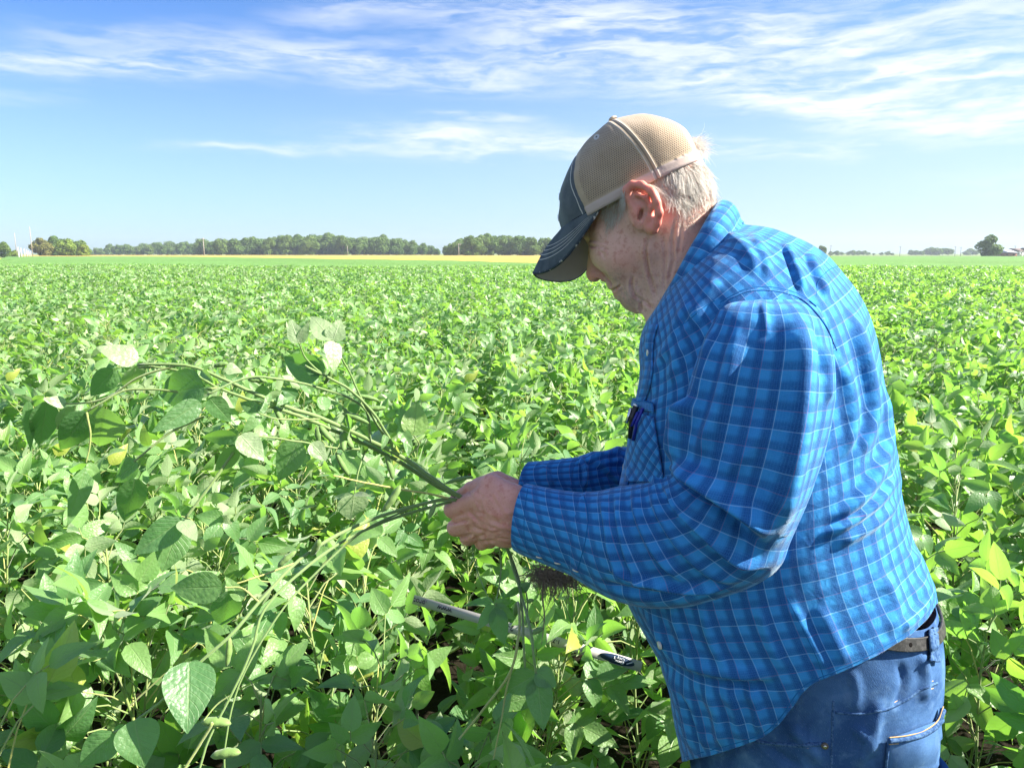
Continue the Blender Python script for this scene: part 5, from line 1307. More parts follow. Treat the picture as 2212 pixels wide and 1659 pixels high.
# positions as they would project from the mid plane, so both sides of the head grow the same hair
hloc = D0-(bW @ NV); sl_, tl_ = bW @ RV-.18*hloc, bW[:, 2]
def side_px(s, t, h):                             # mirror every point to the near side before projecting
    q = W3(s+.18*np.abs(h), t, D0-np.abs(h)); a, b, _ = to_px(q); return a, b
hpx, hpy = side_px(sl_, tl_, hloc)
def hair(name, poly, count, length, direction, curl, seed, lift=.3, rad=.00018, extra=None, parent=person, npt=6):
    rg = np.random.RandomState(seed); m = in_poly(hpx, hpy, poly)
    if extra is not None: m &= extra
    ids = np.nonzero(m)[0]
    if len(ids) == 0: return
    ids = rg.choice(ids, count); dvec = direction[0]*RV-direction[1]*np.array((0, 0, 1.0))
    Vs = []; Fs = []; A = []; nv = 0
    Pp = bW[ids]; cl = np.stack((vnoise(Pp+seed, 75), vnoise(Pp+seed+5, 75), vnoise(Pp+seed+9, 75)), 1)*1.5+np.stack((vnoise(Pp+seed+2, 240), vnoise(Pp+seed+6, 240), vnoise(Pp+seed+8, 240)), 1)
    for k, i in enumerate(ids):
        n_ = bN[i]; p_ = bW[i]+rg.normal(0, .0008, 3); d = dvec+cl[k]*curl+rg.normal(0, curl*.25, 3); d = d-n_*(d @ n_)*.85+n_*lift*rg.uniform(.3, 1.2); d /= np.linalg.norm(d)
        L_ = length*rg.uniform(.5, 1.2)*(1+.3*cl[k, 0]); bend = cl[k][[1, 2, 0]]*curl*.9+rg.normal(0, .1, 3)-n_*.55*lift-np.array((0, 0, .2)); pts = [p_+d*L_*t+bend*L_*t*t for t in np.linspace(0, 1, npt)]
        r_ = rad*rg.uniform(.7, 1.3); v, f, _ = tube_mesh(pts, np.linspace(r_, r_*.3, npt), 3, False); Vs.append(v); Fs += [tuple(x+nv for x in q) for q in f]; nv += len(v); A.append(np.full(len(v), rg.rand()))
    return make_mesh(name, np.concatenate(Vs), Fs, [M_hair], parent, attrs={'rnd': np.concatenate(A)})
back = [(1394,390),(1440,360),(1508,350),(1530,362),(1550,390),(1554,420),(1532,422),(1508,426),(1486,446),(1462,446),(1436,424),(1412,404)]
hair_o = hair('hair', back, 7500, .017, (.55, .8), .42, 1, .28)
hair('hair_sideburn', [(1300,446),(1330,420),(1352,410),(1350,436),(1342,464),(1328,480),(1312,486),(1304,468)], 1700, .015, (-.15, .9), .28, 2, .2, .00016)
hair('hair_nape', [(1436,425),(1462,446),(1486,446),(1510,428),(1552,422),(1546,450),(1505,482),(1478,500),(1458,480)], 900, .010, (-.1, .9), .7, 3, .5, .00016)
hair('hair_tuft', [(1462,292),(1496,300),(1512,330),(1485,335),(1466,318)], 380, .030, (.85, -.25), .35, 4, .5, .00018, np.abs(hloc) < .019)
hair('eyebrow', [(1258,503),(1286,500),(1290,508),(1262,515)], 60, .006, (-.4, .3), .3, 5, .2, .00013)
# ------------------------------------------------------------------ the plants he holds
held_leaf = M_leaf
hr = np.random.RandomState(21)
def held(name_label, root_px):
    e = empty('pulled_soybean_plant', tuple(P(*root_px))); tag(e, name_label, 'soybean plant', 'pulled soybean plants in his hands'); return e
def rel(e, V): return np.asarray(V)-np.array(e.location)
def DO(px, py=0): return .125*float(smoothstep(420, 985, px))-(.17*float(smoothstep(1190, 1420, py)) if px > 980 else 0)
def leafpx(e, b, t, w, d=.88, dt=None, pale=0, rnd=.15, fold=.16, curl=.18, tilt=0.0):
    """one leaflet from base pixel b to tip pixel t, w pixels wide, d metres away; pale = underside shown"""
    dt = d+hr.normal(0, .018) if dt is None else dt
    o_ = DO(*b); d += o_; dt += o_
    A = P(b[0], b[1], d); T = P(t[0], t[1], dt); D_ = T-A; L = np.linalg.norm(D_); n = CAMP-(A+T)/2; n /= np.linalg.norm(n)
    s = np.cross(D_/L, n); n = n*math.cos(tilt)+s*math.sin(tilt)
    if pale:
        n0 = n; n = n+SUNV*.5; n = n-(D_/L)*(n @ D_)/L; n /= np.linalg.norm(n); w = w/max(.6, n @ n0); n = -n; curl = -curl; fold = -fold*.6
    mb = MB(); leaflet(mb, A, D_, n, L, w/FPX*d/max(.5, math.cos(tilt)), fold, curl, rnd, 9, 13, hr, hr.uniform(-.25, .25), .02)
    V = np.concatenate(mb.v)-np.array(e.location); o = make_mesh('leaf', V, mb.f, [held_leaf], e, uv=np.concatenate(mb.uv), attrs={'rnd': np.concatenate(mb.a)})
    return o
def stempx(e, pts, r0, r1, a=.1, n=40, name='stem'):
    q = np.array([P(p[0], p[1], p[2]+(DO(p[0], p[1]) if r0 < .0035 or p[0] < 1000 else DO(p[0]))) for p in spline(np.array(pts, float), n)])-np.array(e.location)
    q = q+vnoise(q, 60)[:, None]*.0006
    mb = MB(); mb.tube(q, np.linspace(r0, r1, n)*(1+.12*np.maximum(0, np.sin(np.linspace(0, 22, n)))**8), 8, a=a); mb.build(name, M_stem, e)
def podpx(e, b, t, r, d=.88, sag=.16, a=.3):
    d += DO(*b); A = P(b[0], b[1], d); T = P(t[0], t[1], d+hr.normal(0, .008)); D_ = T-A; L = np.linalg.norm(D_); up = np.array((0, 0, 1.0)); bv = np.cross(D_/L, CAMP-A); bv /= np.linalg.norm(bv); bv *= hr.choice([-1, 1])
    mb = MB(); pod(mb, A-bv*0, D_-bv*sag*L, L, 10, a, sag, r/FPX*d, bv); o = make_mesh('pod', np.concatenate(mb.v)-np.array(e.location), mb.f, [M_pod], e, attrs={'rnd': np.concatenate(mb.a)})
A_ = held('uprooted soybean plant held out to the upper left, roots hanging below his cuff', (985, 1068, .905))
stempx(A_, [(1192,1212,.935),(1120,1150,.955),(1040,1096,.945),(985,1068,.905),(935,1035,.90),(860,982,.895),(780,943,.89),(700,905,.885),(600,872,.88),(520,836,.875),(440,800,.87),(390,788,.865),(298,788,.86)], .0042, .0016)
stempx(A_, [(985,1071,.915),(930,1040,.915),(850,990,.91),(770,952,.90),(680,912,.90),(590,880,.89),(470,838,.885),(430,815,.88),(360,796,.87),(300,793,.86)], .0034, .0012)
for pts, r, a in (([(858,980,.895),(836,940,.885),(815,905,.875),(762,846,.87),(699,811,.86),(660,790,.855)], .0022, .1), ([(840,958,.893),(806,905,.88),(789,878,.875),(755,805,.87),(719,738,.86)], .0018, .1),
  ([(800,955,.89),(785,880,.88),(672,833,.87),(569,815,.86),(520,820,.86),(448,853,.85)], .0018, .1), ([(968,1076,.90),(900,1062,.885),(800,1045,.87),(720,1028,.86)], .0015, .95), ([(700,905,.885),(600,905,.87),(560,893,.865)], .0012, .2),
  ([(793,971,.885),(720,968,.88),(645,953,.87),(529,940,.86)], .0014, .15), ([(789,974,.885),(774,1020,.875),(766,1066,.87)], .0012, .15), ([(600,872,.88),(560,890,.88),(530,940,.87),(462,1038,.86),(399,1121,.85)], .0021, .15),
  ([(470,838,.885),(400,848,.87),(330,842,.865),(271,843,.86),(215,873,.85),(190,888,.85)], .0016, .2), ([(440,900,.875),(367,935,.87),(291,996,.86)], .0016, .2), ([(380,790,.865),(300,815,.86),(230,860,.86),(143,873,.86),(96,866,.86)], .0014, .25),
  ([(700,812,.86),(662,775,.855),(645,741,.85)], .0014, .1), ([(880,985,.893),(905,960,.885),(892,940,.88)], .0013, .2), ([(188,890,.85),(196,940,.85),(186,1000,.85)], .0013, .4), ([(960,1046,.90),(955,1030,.90),(962,1018,.90),(975,1012,.90)], .0005, .0)):
    stempx(A_, pts, r, r*.65, a, 28, 'branch')
LA = [ # base, tip, width, pale, rnd, d
 ((298,779),(207,745),50,1,.5,.86),((247,799),(190,864),50,0,.0,.87),((293,790),(280,855),34,1,.6,.86),((441,837),(318,852),92,0,.0,.86),((432,870),(329,935),48,0,.05,.85),((452,852),(386,847),16,1,.5,.86),
 ((453,859),(502,917),44,0,.15,.86),((560,890),(511,864),30,0,.25,.87),((562,895),(526,935),26,0,.6,.87),((560,892),(580,862),20,0,.3,.87),((101,868),(84,980),56,0,.05,.86),((60,868),(68,980),24,0,.1,.86),((188,890),(121,989),64,0,.0,.85),((226,882),(204,985),56,1,.4,.86),((143,873),(98,858),22,1,.4,.86),((146,878),(126,928),30,1,.6,.87),
 ((296,998),(242,1043),46,0,.0,.86),((293,1034),(267,1146),60,0,.15,.86),((186,1000),(120,1042),14,0,.2,.85),((190,1000),(226,1052),22,0,.7,.85),((185,1010),(150,1140),44,0,.2,.87),
 ((390,1124),(285,1202),62,0,.05,.85),((392,1124),(426,1166),28,1,.6,.85),((384,1140),(352,1240),70,0,.2,.87),((511,965),(459,1039),38,0,.7,.86),((520,940),(571,994),46,1,.5,.86),((511,942),(428,947),34,0,.2,.86),
 ((645,953),(598,1043),62,0,.4,.88),((672,958),(708,994),34,1,.6,.87),((692,808),(607,772),64,0,.0,.86),((690,812),(662,758),40,0,.05,.86),((645,741),(627,687),32,1,.7,.85),((647,741),(668,694),20,1,.8,.85),((717,734),(672,678),44,1,.5,.86),((719,736),(735,687),38,1,.7,.86),((717,736),(728,801),36,1,.7,.86),
 ((892,940),(903,864),58,0,.99,.88),((888,938),(866,877),36,0,.2,.88),((764,1068),(760,1133),62,1,.5,.87),((764,1068),(717,1073),10,1,.6,.87),((766,1067),(798,1065),9,1,.6,.87),((640,858),(612,842),30,0,.0,.88),((626,850),(600,872),26,0,.1,.88)]
for b, t, w_, pl, rn, d in LA: leafpx(A_, b, t, w_, d, None, pl, rn, hr.uniform(.05, .25), hr.uniform(.05, .3), hr.normal(0, .25))
for b, t, r in (((863,969),(919,938),9),((793,882),(834,880),8),((771,855),(820,866),7),((739,893),(798,915),8.5),((690,918),(726,958),8.5),((686,922),(692,958),7.5),((726,976),(757,1030),8.5),((834,985),(849,1036),8.5),((645,958),(650,1003),8.5),((591,877),(612,918),8),
  ((535,821),(578,824),8),((462,792),(493,785),8),((742,931),(764,969),8.5),((737,935),(742,975),7.5),((961,1045),(1023,1030),6),((420,792),(434,776),7),((700,830),(716,800),6),((760,905),(742,880),7)): podpx(A_, b, t, r, .89)
for k in range(26):
    x = hr.uniform(420, 880); yc = 815+(x-420)*.30+hr.normal(6, 34); a = hr.uniform(0, 6.28) if hr.rand() < .4 else hr.normal(1.6, .8); L = hr.uniform(26, 52)
    leafpx(A_, (x, yc), (x-math.cos(a)*L*.8, yc+math.sin(a)*L), L*hr.uniform(.5, .7), hr.uniform(.86, .92), None, int(hr.rand() < .25), hr.uniform(0, .6), hr.uniform(.1, .5), hr.uniform(.1, .5), hr.normal(0, .6))
# roots: fine brown fibres below the cuff
M_root = material('soil_covered_roots', rough=.95, spec=.05, build=lambda nt, p, out: (nt.put(p.inputs['Base Color'], nt.mix(nt.noise(nt.tc('Object'), 200, 3), (0.17, 0.125, 0.095), (0.38, 0.30, 0.23))), nt.put(p.inputs['Normal'], nt.bump(nt.noise(nt.tc('Object'), 900, 2), .8, .001))))
mb = MB(); c0 = P(1198, 1240, 1.05)
for k in range(420):
    th_ = hr.uniform(-1.4, 1.4); L = hr.uniform(.018, .060)*(1-.25*abs(th_)); d = RV*math.sin(th_)+np.array((0, 0, -1.0))*math.cos(th_)+NV*hr.normal(0, .5); d /= np.linalg.norm(d)
    p0 = c0+RV*hr.normal(.0, .017)+np.array((0, 0, hr.normal(0, .006))); pts = [p0]; n_ = 8
    for q in range(n_): d = d+hr.normal(0, .30, 3); d /= np.linalg.norm(d); pts.append(pts[-1]+d*L/n_)
    mb.tube(pts, np.linspace(.00075, .00022, n_+1)*hr.uniform(.6, 1.2), 4, cap=False)
pts = [P(1184, 1215, 1.06), P(1176, 1250, 1.06), P(1172, 1290, 1.06), P(1176, 1330, 1.06), P(1170, 1392, 1.06)]; mb.tube(spline(np.array(pts), 20), np.linspace(.0022, .0004, 20), 6)
mb.v = [v-np.array(A_.location) for v in mb.v]; mb.build('roots', M_root, A_)
B_ = held('long soybean stems held towards the lower left with broad blue green leaves', (975, 1078, .905))
stempx(B_, [(1040,1092,.945),(975,1078,.905),(940,1082,.90),(830,1112,.885),(720,1160,.87),(640,1215,.855),(560,1300,.835),(500,1370,.82),(430,1432,.81),(365,1500,.80),(290,1558,.79),(246,1582,.78)], .0026, .0013)
stempx(B_, [(978,1082,.915),(850,1120,.90),(740,1170,.885),(650,1235,.87),(570,1318,.86),(545,1400,.85),(500,1500,.84),(450,1600,.83),(420,1700,.82)], .0022, .0011)
for pts, r, a in (([(880,1100,.90),(780,1150,.89),(660,1260,.88),(600,1330,.87),(520,1470,.86),(488,1600,.85),(486,1700,.85)], .0014, .1), ([(560,1300,.835),(520,1270,.84),(486,1268,.84)], .0014, .4), ([(430,1432,.81),(410,1430,.81)], .0014, .1),
  ([(640,1215,.855),(530,1255,.85),(500,1262,.85)], .0012, .8), ([(500,1500,.84),(470,1520,.84),(440,1556,.83)], .0010, .3), ([(460,1560,.83),(430,1610,.83),(380,1690,.82)], .0018, .4)):
    stempx(B_, pts, r, r*.7, a, 28, 'branch')
for b, t, w_, pl, rn, d in [((479,1267),(357,1274),68,0,.45,.84),((493,1276),(481,1380),64,0,.0,.84),((524,1296),(485,1243),28,0,.9,.84),((409,1430),(407,1580),106,0,.0,.80),((290,1555),(312,1662),90,0,.0,.78),((246,1582),(168,1662),68,0,.05,.78),((405,1432),(372,1560),30,0,.1,.82),((412,1430),(450,1462),26,0,.2,.81),((246,1575),(300,1590),28,0,.2,.79)]:
    leafpx(B_, b, t, w_, d, None, pl, rn, hr.uniform(.05, .2), hr.uniform(.05, .25), hr.normal(0, .15))
for b, t, r in (((435,1559),(499,1563),13),((456,1633),(520,1625),13),((495,1374),(489,1440),9),((865,1048),(825,1106),10),((940,1085),(925,1120),6),((690,1165),(672,1200),9),((600,1225),(640,1190),9)): podpx(B_, b, t, r, .84, .14, .8)
C_ = held('thin soybean stems hanging down from his fist with a three part leaf', (1095, 1180, .95))
stempx(C_, [(1080,1150,.95),(1098,1193,.95),(1122,1271,.955),(1146,1362,.96),(1158,1456,.965)], .0026, .0014)
for pts, r, a in (([(1090,1170,.95),(1119,1247,.96),(1128,1326,.965),(1134,1444,.97)], .0020, .15), ([(1119,1300,.96),(1122,1353,.965),(1104,1447,.97),(1046,1529,.98),(992,1595,.99)], .0018, .5), ([(1016,1165,.95),(1031,1232,.955),(1049,1278,.96),(1067,1305,.965)], .0008, .0),
  ([(1078,1180,.95),(1082,1230,.955),(1074,1290,.96),(1069,1310,.96)], .0011, .2), ([(1131,1262,.96),(1140,1300,.96),(1136,1350,.965)], .0012, .1), ([(1104,1447,.97),(1092,1500,.975),(1082,1560,.98),(1066,1640,.985)], .0013, .5)):
    stempx(C_, pts, r, r*.7, a, 24, 'branch')
for b, t, w_, pl, rn, d in [((1157,1456),(1086,1500),58,0,.0,.965),((1161,1464),(1174,1579),60,0,.0,.965),((1158,1450),(1205,1484),46,0,.0,.965),((1067,1308),(1029,1362),28,0,.05,.96),((1069,1314),(1091,1395),42,0,.0,.96),((1070,1308),(1116,1338),26,0,.3,.96),((1068,1305),(1112,1296),20,0,.4,.96),((1122,1271),(1090,1290),16,0,.1,.96),((1124,1275),(1146,1258),22,0,.1,.96),((1098,1230),(1070,1262),18,0,.1,.96)]:
    leafpx(C_, b, t, w_, d, None, pl, rn, hr.uniform(.05, .2), hr.uniform(.0, .2), hr.normal(0, .15))
for b, t, r in (((1117,1300),(1111,1330),8),((1150,1368),(1174,1357),8),((1139,1300),(1152,1296),6)): podpx(C_, b, t, r, .96)
# ------------------------------------------------------------------ printed field stick lying on the leaves
M_stick = material('white_painted_wood', rough=.55, spec=.4, build=lambda nt, p, out: nt.put(p.inputs['Base Color'], nt.mix(nt.ramp(nt.noise(nt.tc('Object'), 40, 5, .7), .55, .8), (0.34, 0.33, 0.31), (0.24, 0.22, 0.19))))
M_ink = material('black_ink', (0.015, 0.018, 0.03), .6, .3); M_navy = material('navy_print', (0.012, 0.03, 0.07), .5, .3)
a_ = P(893, 1294, 1.66); b_ = P(1386, 1440, 1.44); ux = (b_-a_); Ls = np.linalg.norm(ux); ux /= Ls; vw = CAMP-(a_+b_)/2; nz = vw/np.linalg.norm(vw); uy = np.cross(nz, ux); uy /= np.linalg.norm(uy); nz = np.cross(ux, uy)
st = empty('field_stick', tuple((a_+b_)/2)); tag(st, 'white printed measuring stick lying across the leaves with upside down lettering', 'measuring stick')
mb = MB(); mb.box((0, 0, 0), Ls, .020, .0016, rot=np.column_stack((ux, uy, nz))); mb.build('board', M_stick, st, smooth=False)
def st_text(txt, f, off, size, mat): text_on(None, txt, ux*(f-.5)*Ls+uy*off+nz*.0012, -ux, -uy, size, mat, st, 'lettering', thick=.0003)
st_text('www', .155, -.001, .017, M_ink); st_text('.prot', .035, -.001, .017, M_ink); st_text('2-6', .455, .001, .016, M_ink); st_text('1-7', .66, .001, .012, M_ink)
oc = ux*(.905-.5)*Ls+nz*.0014; th = np.linspace(0, 2*np.pi, 40, endpoint=False)
V = [oc+ux*math.cos(t)*.036+uy*math.sin(t)*.0085 for t in th]+[oc+ux*math.cos(t)*.036+uy*math.sin(t)*.0085-nz*.0006 for t in th]
make_mesh('oval_logo', V, [tuple(range(40))]+[(i, i+40, (i+1) % 40+40, (i+1) % 40) for i in range(40)], [M_navy], st, smooth=False)
M_wp = material('white_print', (0.7, 0.72, 0.74), .5, .3)
text_on(None, 'Know', ux*(.905-.5)*Ls-uy*.003+ux*.006+nz*.0019, -ux, -uy, .0075, M_wp, st, 'logo_lettering', thick=.0003)
text_on(None, 'Crop T', ux*(.905-.5)*Ls+uy*.003+ux*.004+nz*.0019, -ux, -uy, .0075, M_wp, st, 'logo_lettering', thick=.0003)
mb = MB(); mb.tube(spline(np.array([ux*(.965-.5)*Ls+uy*.003+nz*.003, ux*(.955-.5)*Ls+nz*.0034, ux*(.945-.5)*Ls-uy*.003+nz*.003]), 8), .0008, 5); mb.build('logo_mark', M_wp, st)
# person: origin at the feet
base = np.array(W3(np.array(s0), np.array(0.0), np.array(D0))).ravel()
def shift_tree(o):
    me = o.data
    if me is not None:
        n = len(me.vertices); a = np.zeros(n*3, np.float32); me.vertices.foreach_get('co', a); a = a.reshape(-1, 3)-base.astype(np.float32); me.vertices.foreach_set('co', a.ravel()); me.update()
    for ch in o.children: shift_tree(ch)
shift_tree(person); person.location = tuple(base)
# ------------------------------------------------------------------ far things
tr = np.random.RandomState(77)
def foliage_build(c1, c2):
    def f(nt, p, out):
        r = nt.attr('rnd'); oi = nt.new('ShaderNodeObjectInfo').outputs['Random']
        base = nt.mix(r, c1, c2); base = nt.mix(nt.math('MULTIPLY', oi, .35), base, (c2[0]*1.5, c2[1]*1.15, c2[2]))
        nt.put(p.inputs['Base Color'], base)
        t = nt.new('ShaderNodeBsdfTranslucent'); nt.put(t.inputs[0], (c2[0]*1.6, c2[1]*1.8, c2[2])); mx = nt.new('ShaderNodeMixShader'); mx.inputs[0].default_value = .25
        nt.l.new(p.outputs[0], mx.inputs[1]); nt.l.new(t.outputs[0], mx.inputs[2]); nt.l.new(mx.outputs[0], out.inputs[0])
    return f
M_tree = [material('tree_foliage', rough=.7, spec=.2, build=foliage_build((0.045, 0.090, 0.020), (0.110, 0.185, 0.040))),
          material('olive_foliage', rough=.7, spec=.2, build=foliage_build((0.085, 0.105, 0.022), (0.170, 0.175, 0.045))),
          material('bright_foliage', rough=.7, spec=.2, build=foliage_build((0.085, 0.150, 0.020), (0.190, 0.270, 0.040)))]
M_bark = material('bark', (0.12, 0.095, 0.07), .9, .1)
def tree_proto(seed, mat, height=12.0, width=9.0, trunk=.22, nleaf=4200, leaf=.52):
    rg = np.random.RandomState(seed); root = empty('tree', (0, 0, 0)); lobes = []
    ch = height*(1-trunk)
    for k in range(15):
        a = rg.uniform(0, 6.28); f = rg.rand(); z = height*trunk+ch*(.16+.72*f); rr = width*.5*math.sin(math.pi*(.14+.78*f)**.9)*rg.uniform(.35, .75)
        lobes.append((np.array((math.cos(a)*rr, math.sin(a)*rr, z)), width*rg.uniform(.15, .25)))
    V = []; F = []; A = []
    for k in range(nleaf):
        c, r = lobes[rg.randint(len(lobes))]; d = rg.normal(0, 1, 3); d /= np.linalg.norm(d); p_ = c+d*r*rg.uniform(.72, 1.12)*np.array((1, 1, .85))
        n_ = d+rg.normal(0, .5, 3); n_ /= np.linalg.norm(n_); u = np.cross(n_, rg.normal(0, 1, 3)); u /= np.linalg.norm(u); v = np.cross(n_, u); s_ = leaf*rg.uniform(.6, 1.4)
        i = len(V); V += [p_-u*s_-v*s_*.3, p_+v*s_*.7-u*s_*.1, p_+u*s_+v*s_*.1, p_-v*s_*.6+u*s_*.2]; F.append((i, i+1, i+2, i+3)); A += [rg.rand()]*4
    make_mesh('crown', V, F, [mat], root, attrs={'rnd': np.array(A)})
    mb = MB(); mb.tube([(0, 0, 0), (.1, 0, height*trunk), (0, .1, height*.55), (0, 0, height*.8)], [.30, .24, .15, .05], 8)
    for k in range(6): c, r = lobes[k]; mb.tube([(0, 0, height*trunk*1.1), c*.5+np.array((0, 0, height*.15)), c], [.13, .09, .03], 6)
    mb.build('trunk', M_bark, root); return root
protosT = [tree_proto(300+k, M_tree[0], 12, 10.5+k, .03) for k in range(4)]+[tree_proto(310, M_tree[1], 12, 11.5, .04), tree_proto(311, M_tree[2], 12, 11, .05), tree_proto(312, M_tree[2], 12, 12, .03)]
placed = set()
def put_tree(k, px, dist, ytop, label, group=None, wide=1.0, cat='tree'):
    pr = protosT[k]
    if k not in placed: placed.add(k); r = pr
    else:
        r = pr.copy(); col.objects.link(r)
        for ch in pr.children: c2 = ch.copy(); col.objects.link(c2); c2.parent = r
    h_ = (HORIZ-ytop)/FPX*dist+CAMZ; s_ = h_/12.3
    r.location = tuple(ground_at(px, dist)); r.scale = (s_*wide, s_*wide, s_); r.rotation_euler = (0, 0, tr.uniform(0, 6.28)); tag(r, label, cat, group); return r
WT = [(195,541),(230,534),(262,529),(300,530),(340,527),(385,524),(420,523),(470,520),(510,518),(560,516),(620,513),(660,512),(700,508),(735,510),(780,516),(815,511),(850,516),(885,521),(915,528),(955,541)]
xs = np.array([a for a, b in WT]); ys = np.array([b for a, b in WT])
x = 198
while x < 952:
    y = np.interp(x, xs, ys)+tr.uniform(-5, 3); d = tr.uniform(430, 500) if x > 420 else tr.uniform(520, 620)
    put_tree(tr.randint(0, 4), x, d, y, 'dark green broadleaf tree in the long wood behind the tan field', 'trees of the long wood', 1.0); x += tr.uniform(8, 12)
WT2 = [(962,532),(985,519),(1010,512),(1050,507),(1095,511),(1140,509),(1180,513),(1230,516),(1290,522)]
xs = np.array([a for a, b in WT2]); ys = np.array([b for a, b in WT2]); x = 966
while x < 1290:
    y = np.interp(x, xs, ys)+tr.uniform(-2, 4); put_tree(tr.randint(0, 4), x, tr.uniform(330, 390), y, 'tree in the nearer round wood that ends beside the cap brim', 'trees of the nearer wood', 1.0); x += tr.uniform(10, 15)
for k, x, y, d, lb in ((4, 92, 512, 300, 'olive brown tree at the left end of the small clump, next to a tall pole'), (0, 104, 519, 312, 'dark low tree half hidden between the olive tree and the bright ones'), (1, 121, 512, 306, 'dark green tree in the middle of the left hand clump'),
    (5, 143, 512, 295, 'rounded yellow green tree, tallest of the left hand clump'), (3, 158, 519, 300, 'mid green tree right of the rounded yellow green one'), (2, 176, 518, 305, 'dark tree near the right end of the left hand clump'), (6, 182, 529, 292, 'low bright yellow green tree at the right end of the left hand clump')):
    put_tree(k, x, d, y, lb, None, 1.05)
put_tree(1, 8, 250, 524, 'round dark tree at the very left edge above the road'); put_tree(5, 28, 260, 539, 'low light green bush beside the pale posts on the left', None, 1.4)
put_tree(2, 2138, 270, 506, 'lone tall dark tree in front of the farm buildings on the right', None, .95); put_tree(0, 1776, 420, 530, 'small dark tree rising just over his back', None, .9)
x = 1800
for a, b, y in ((1796,1880,543),(1888,1900,544),(1905,1910,546),(1918,1938,545),(1970,2012,541),(2010,2050,537),(2088,2118,539),(2160,2215,543)):
    x = a
    while x < b: put_tree(tr.randint(0, 4), x, tr.uniform(640, 760), y+tr.uniform(-3, 3), 'tiny hazy blue green tree on the far right horizon', 'hazy trees on the right horizon', 1.7); x += tr.uniform(9, 14)
x = -120
# poles
M_pole = material('weathered_pole', (0.30, 0.27, 0.24), .85, .15); M_pale = material('pale_concrete', (0.52, 0.50, 0.47), .8, .2)
def pole(px, dist, ytop, label, r=.14, arm=True, mat=None, name='utility_pole', cat='pole', group=None):
    e = empty(name, tuple(ground_at(px, dist))); h_ = (HORIZ-ytop)/FPX*dist+CAMZ; mb = MB(); mb.tube([(0, 0, 0), (0, 0, h_*.5), (0, 0, h_)], [r, r*.9, r*.75], 8); mb.build('post', mat or M_pole, e)
    if arm:
        mb = MB(); mb.box((0, -r, h_*.93), 2.0, .12, .14); mb.build('crossarm', M_pole, e)
        for q in (-.85, 0, .85): mb = MB(); mb.tube([(q, -r, h_*.93+.06), (q, -r, h_*.93+.24)], .05, 6); mb.build('insulator', M_pale, e)
    tag(e, label, cat, group)
pole(70, 200, 492, 'tall dark utility pole at the left edge of the small tree clump', .10, False); pole(36, 260, 505, 'thin utility pole left of the pale posts', .12, False)
pole(441, 330, 515, 'pale utility pole standing before the long wood on the left', .20); pole(991, 300, 527, 'short utility pole in front of the nearer wood by the cap', .17); pole(751, 420, 532, 'faint utility pole before the tallest part of the long wood', .13, False)
for x, y, lb in ((1794, 530, 'utility pole just right of his shoulder'), (1944, 533, 'utility pole in the middle of the right horizon'), (2063, 533, 'left one of the two close utility poles on the right'), (2075, 534, 'right one of the two close utility poles on the right'), (2192, 531, 'utility pole rising behind the farm roofs at the right edge')): pole(x, 420, y, lb, .15)
for k, x in enumerate((40, 46, 53, 58, 62, 66)): pole(x, 140+k*26, 535+k*1.8, 'pale upright post in the row beside the left road', 0.14, False, M_pale, 'roadside_post', 'post', 'pale posts beside the left road')
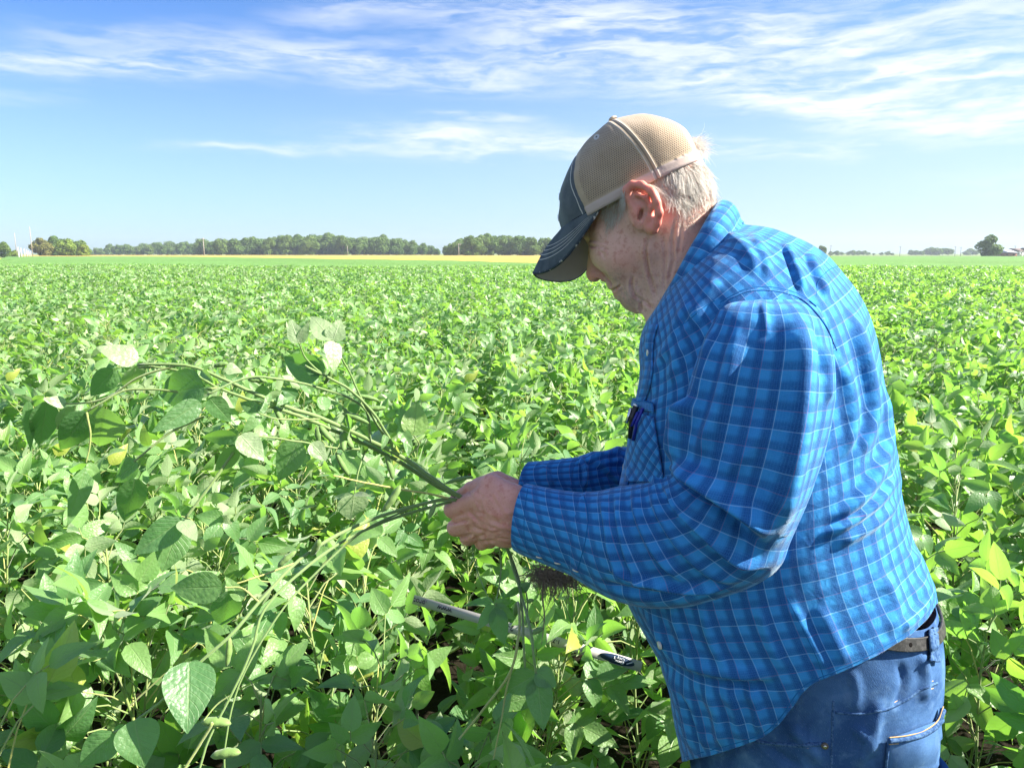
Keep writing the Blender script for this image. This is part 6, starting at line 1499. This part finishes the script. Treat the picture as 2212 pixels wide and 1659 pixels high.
# farm buildings on the right
def house(px, dist, w_, d_, wall, roofh, rot, mw, mr, label, doors=True):
    e = empty('farm_building', tuple(ground_at(px, dist)), rot); mb = MB(); mb.box((0, 0, wall/2), w_, d_, wall); mb.build('wall', mw, e, smooth=False)
    mb = MB(); o = .4; A = [(-w_/2-o, -d_/2-o, wall-.1), (w_/2+o, -d_/2-o, wall-.1), (w_/2+o, d_/2+o, wall-.1), (-w_/2-o, d_/2+o, wall-.1), (-w_/2-o, 0, wall+roofh), (w_/2+o, 0, wall+roofh)]
    mb.add(A, [(0, 1, 5, 4), (2, 3, 4, 5), (0, 4, 3), (1, 2, 5), (0, 3, 2, 1)]); mb.build('roof', mr, e, smooth=False)
    for q in (-.3, .25): mb = MB(); mb.box((w_*q, -d_/2-.03, wall*.55), w_*.12, .06, wall*.35); mb.build('window', M_dark, e, smooth=False)
    tag(e, label, 'building')
M_wallA = material('white_siding', (0.62, 0.60, 0.57), .7, .2); M_wallB = material('brick_wall', (0.24, 0.11, 0.08), .85, .1); M_roofA = material('grey_metal_roof', (0.32, 0.34, 0.38), .45, .4); M_roofB = material('brown_roof', (0.12, 0.085, 0.075), .8, .2)
house(2168, 330, 5.6, 9, 1.9, 1.2, .05, M_wallB, M_roofA, 'long low farm shed with a grey roof right of the lone tree'); house(2191, 345, 3.2, 8, 2.6, 1.2, .0, M_wallA, M_roofB, 'pale walled house with a brown roof beside the grey shed'); house(2222, 350, 6.5, 9, 2.7, 1.4, .1, M_roofB, M_roofB, 'dark brown building cut by the right edge of the picture')
# road and verge at the far left
M_road = material('asphalt', (0.16, 0.155, 0.15), .9, .2); M_vg = material('mown_verge', (0.36, 0.42, 0.045), .9, .1)
o = fan_sheet('roadside_grass', [(-900, 67), (18, 69)], [(-900, 220), (20, 190)], M_vg, .02, .30, 9, 30, 40); tag(o, 'bright yellow green mown grass beside the road at the left edge', 'grass', kind='stuff')
o = fan_sheet('road', [(-900, 88), (9, 90)], [(-900, 104), (9, 108)], M_road, .0, .36, 9, 4, 20); tag(o, kind='structure')
# air: one closed box of thin haze
hz = bpy.data.materials.new('haze_air'); hz.use_nodes = True; hn = NT(hz.node_tree); hn.n.clear(); ho = hn.new('ShaderNodeOutputMaterial'); pv_ = hn.new('ShaderNodeVolumePrincipled')
pv_.inputs['Color'].default_value = (.80, .90, 1.0, 1); pv_.inputs['Density'].default_value = .00032; pv_.inputs['Anisotropy'].default_value = .2; hn.l.new(pv_.outputs[0], ho.inputs['Volume'])
mb = MB(); mb.box((0, 395, 9.5), 2400, 1010, 23); o = mb.build('haze', hz, smooth=False); tag(o, 'thin blue haze over the fields', 'haze', kind='stuff')
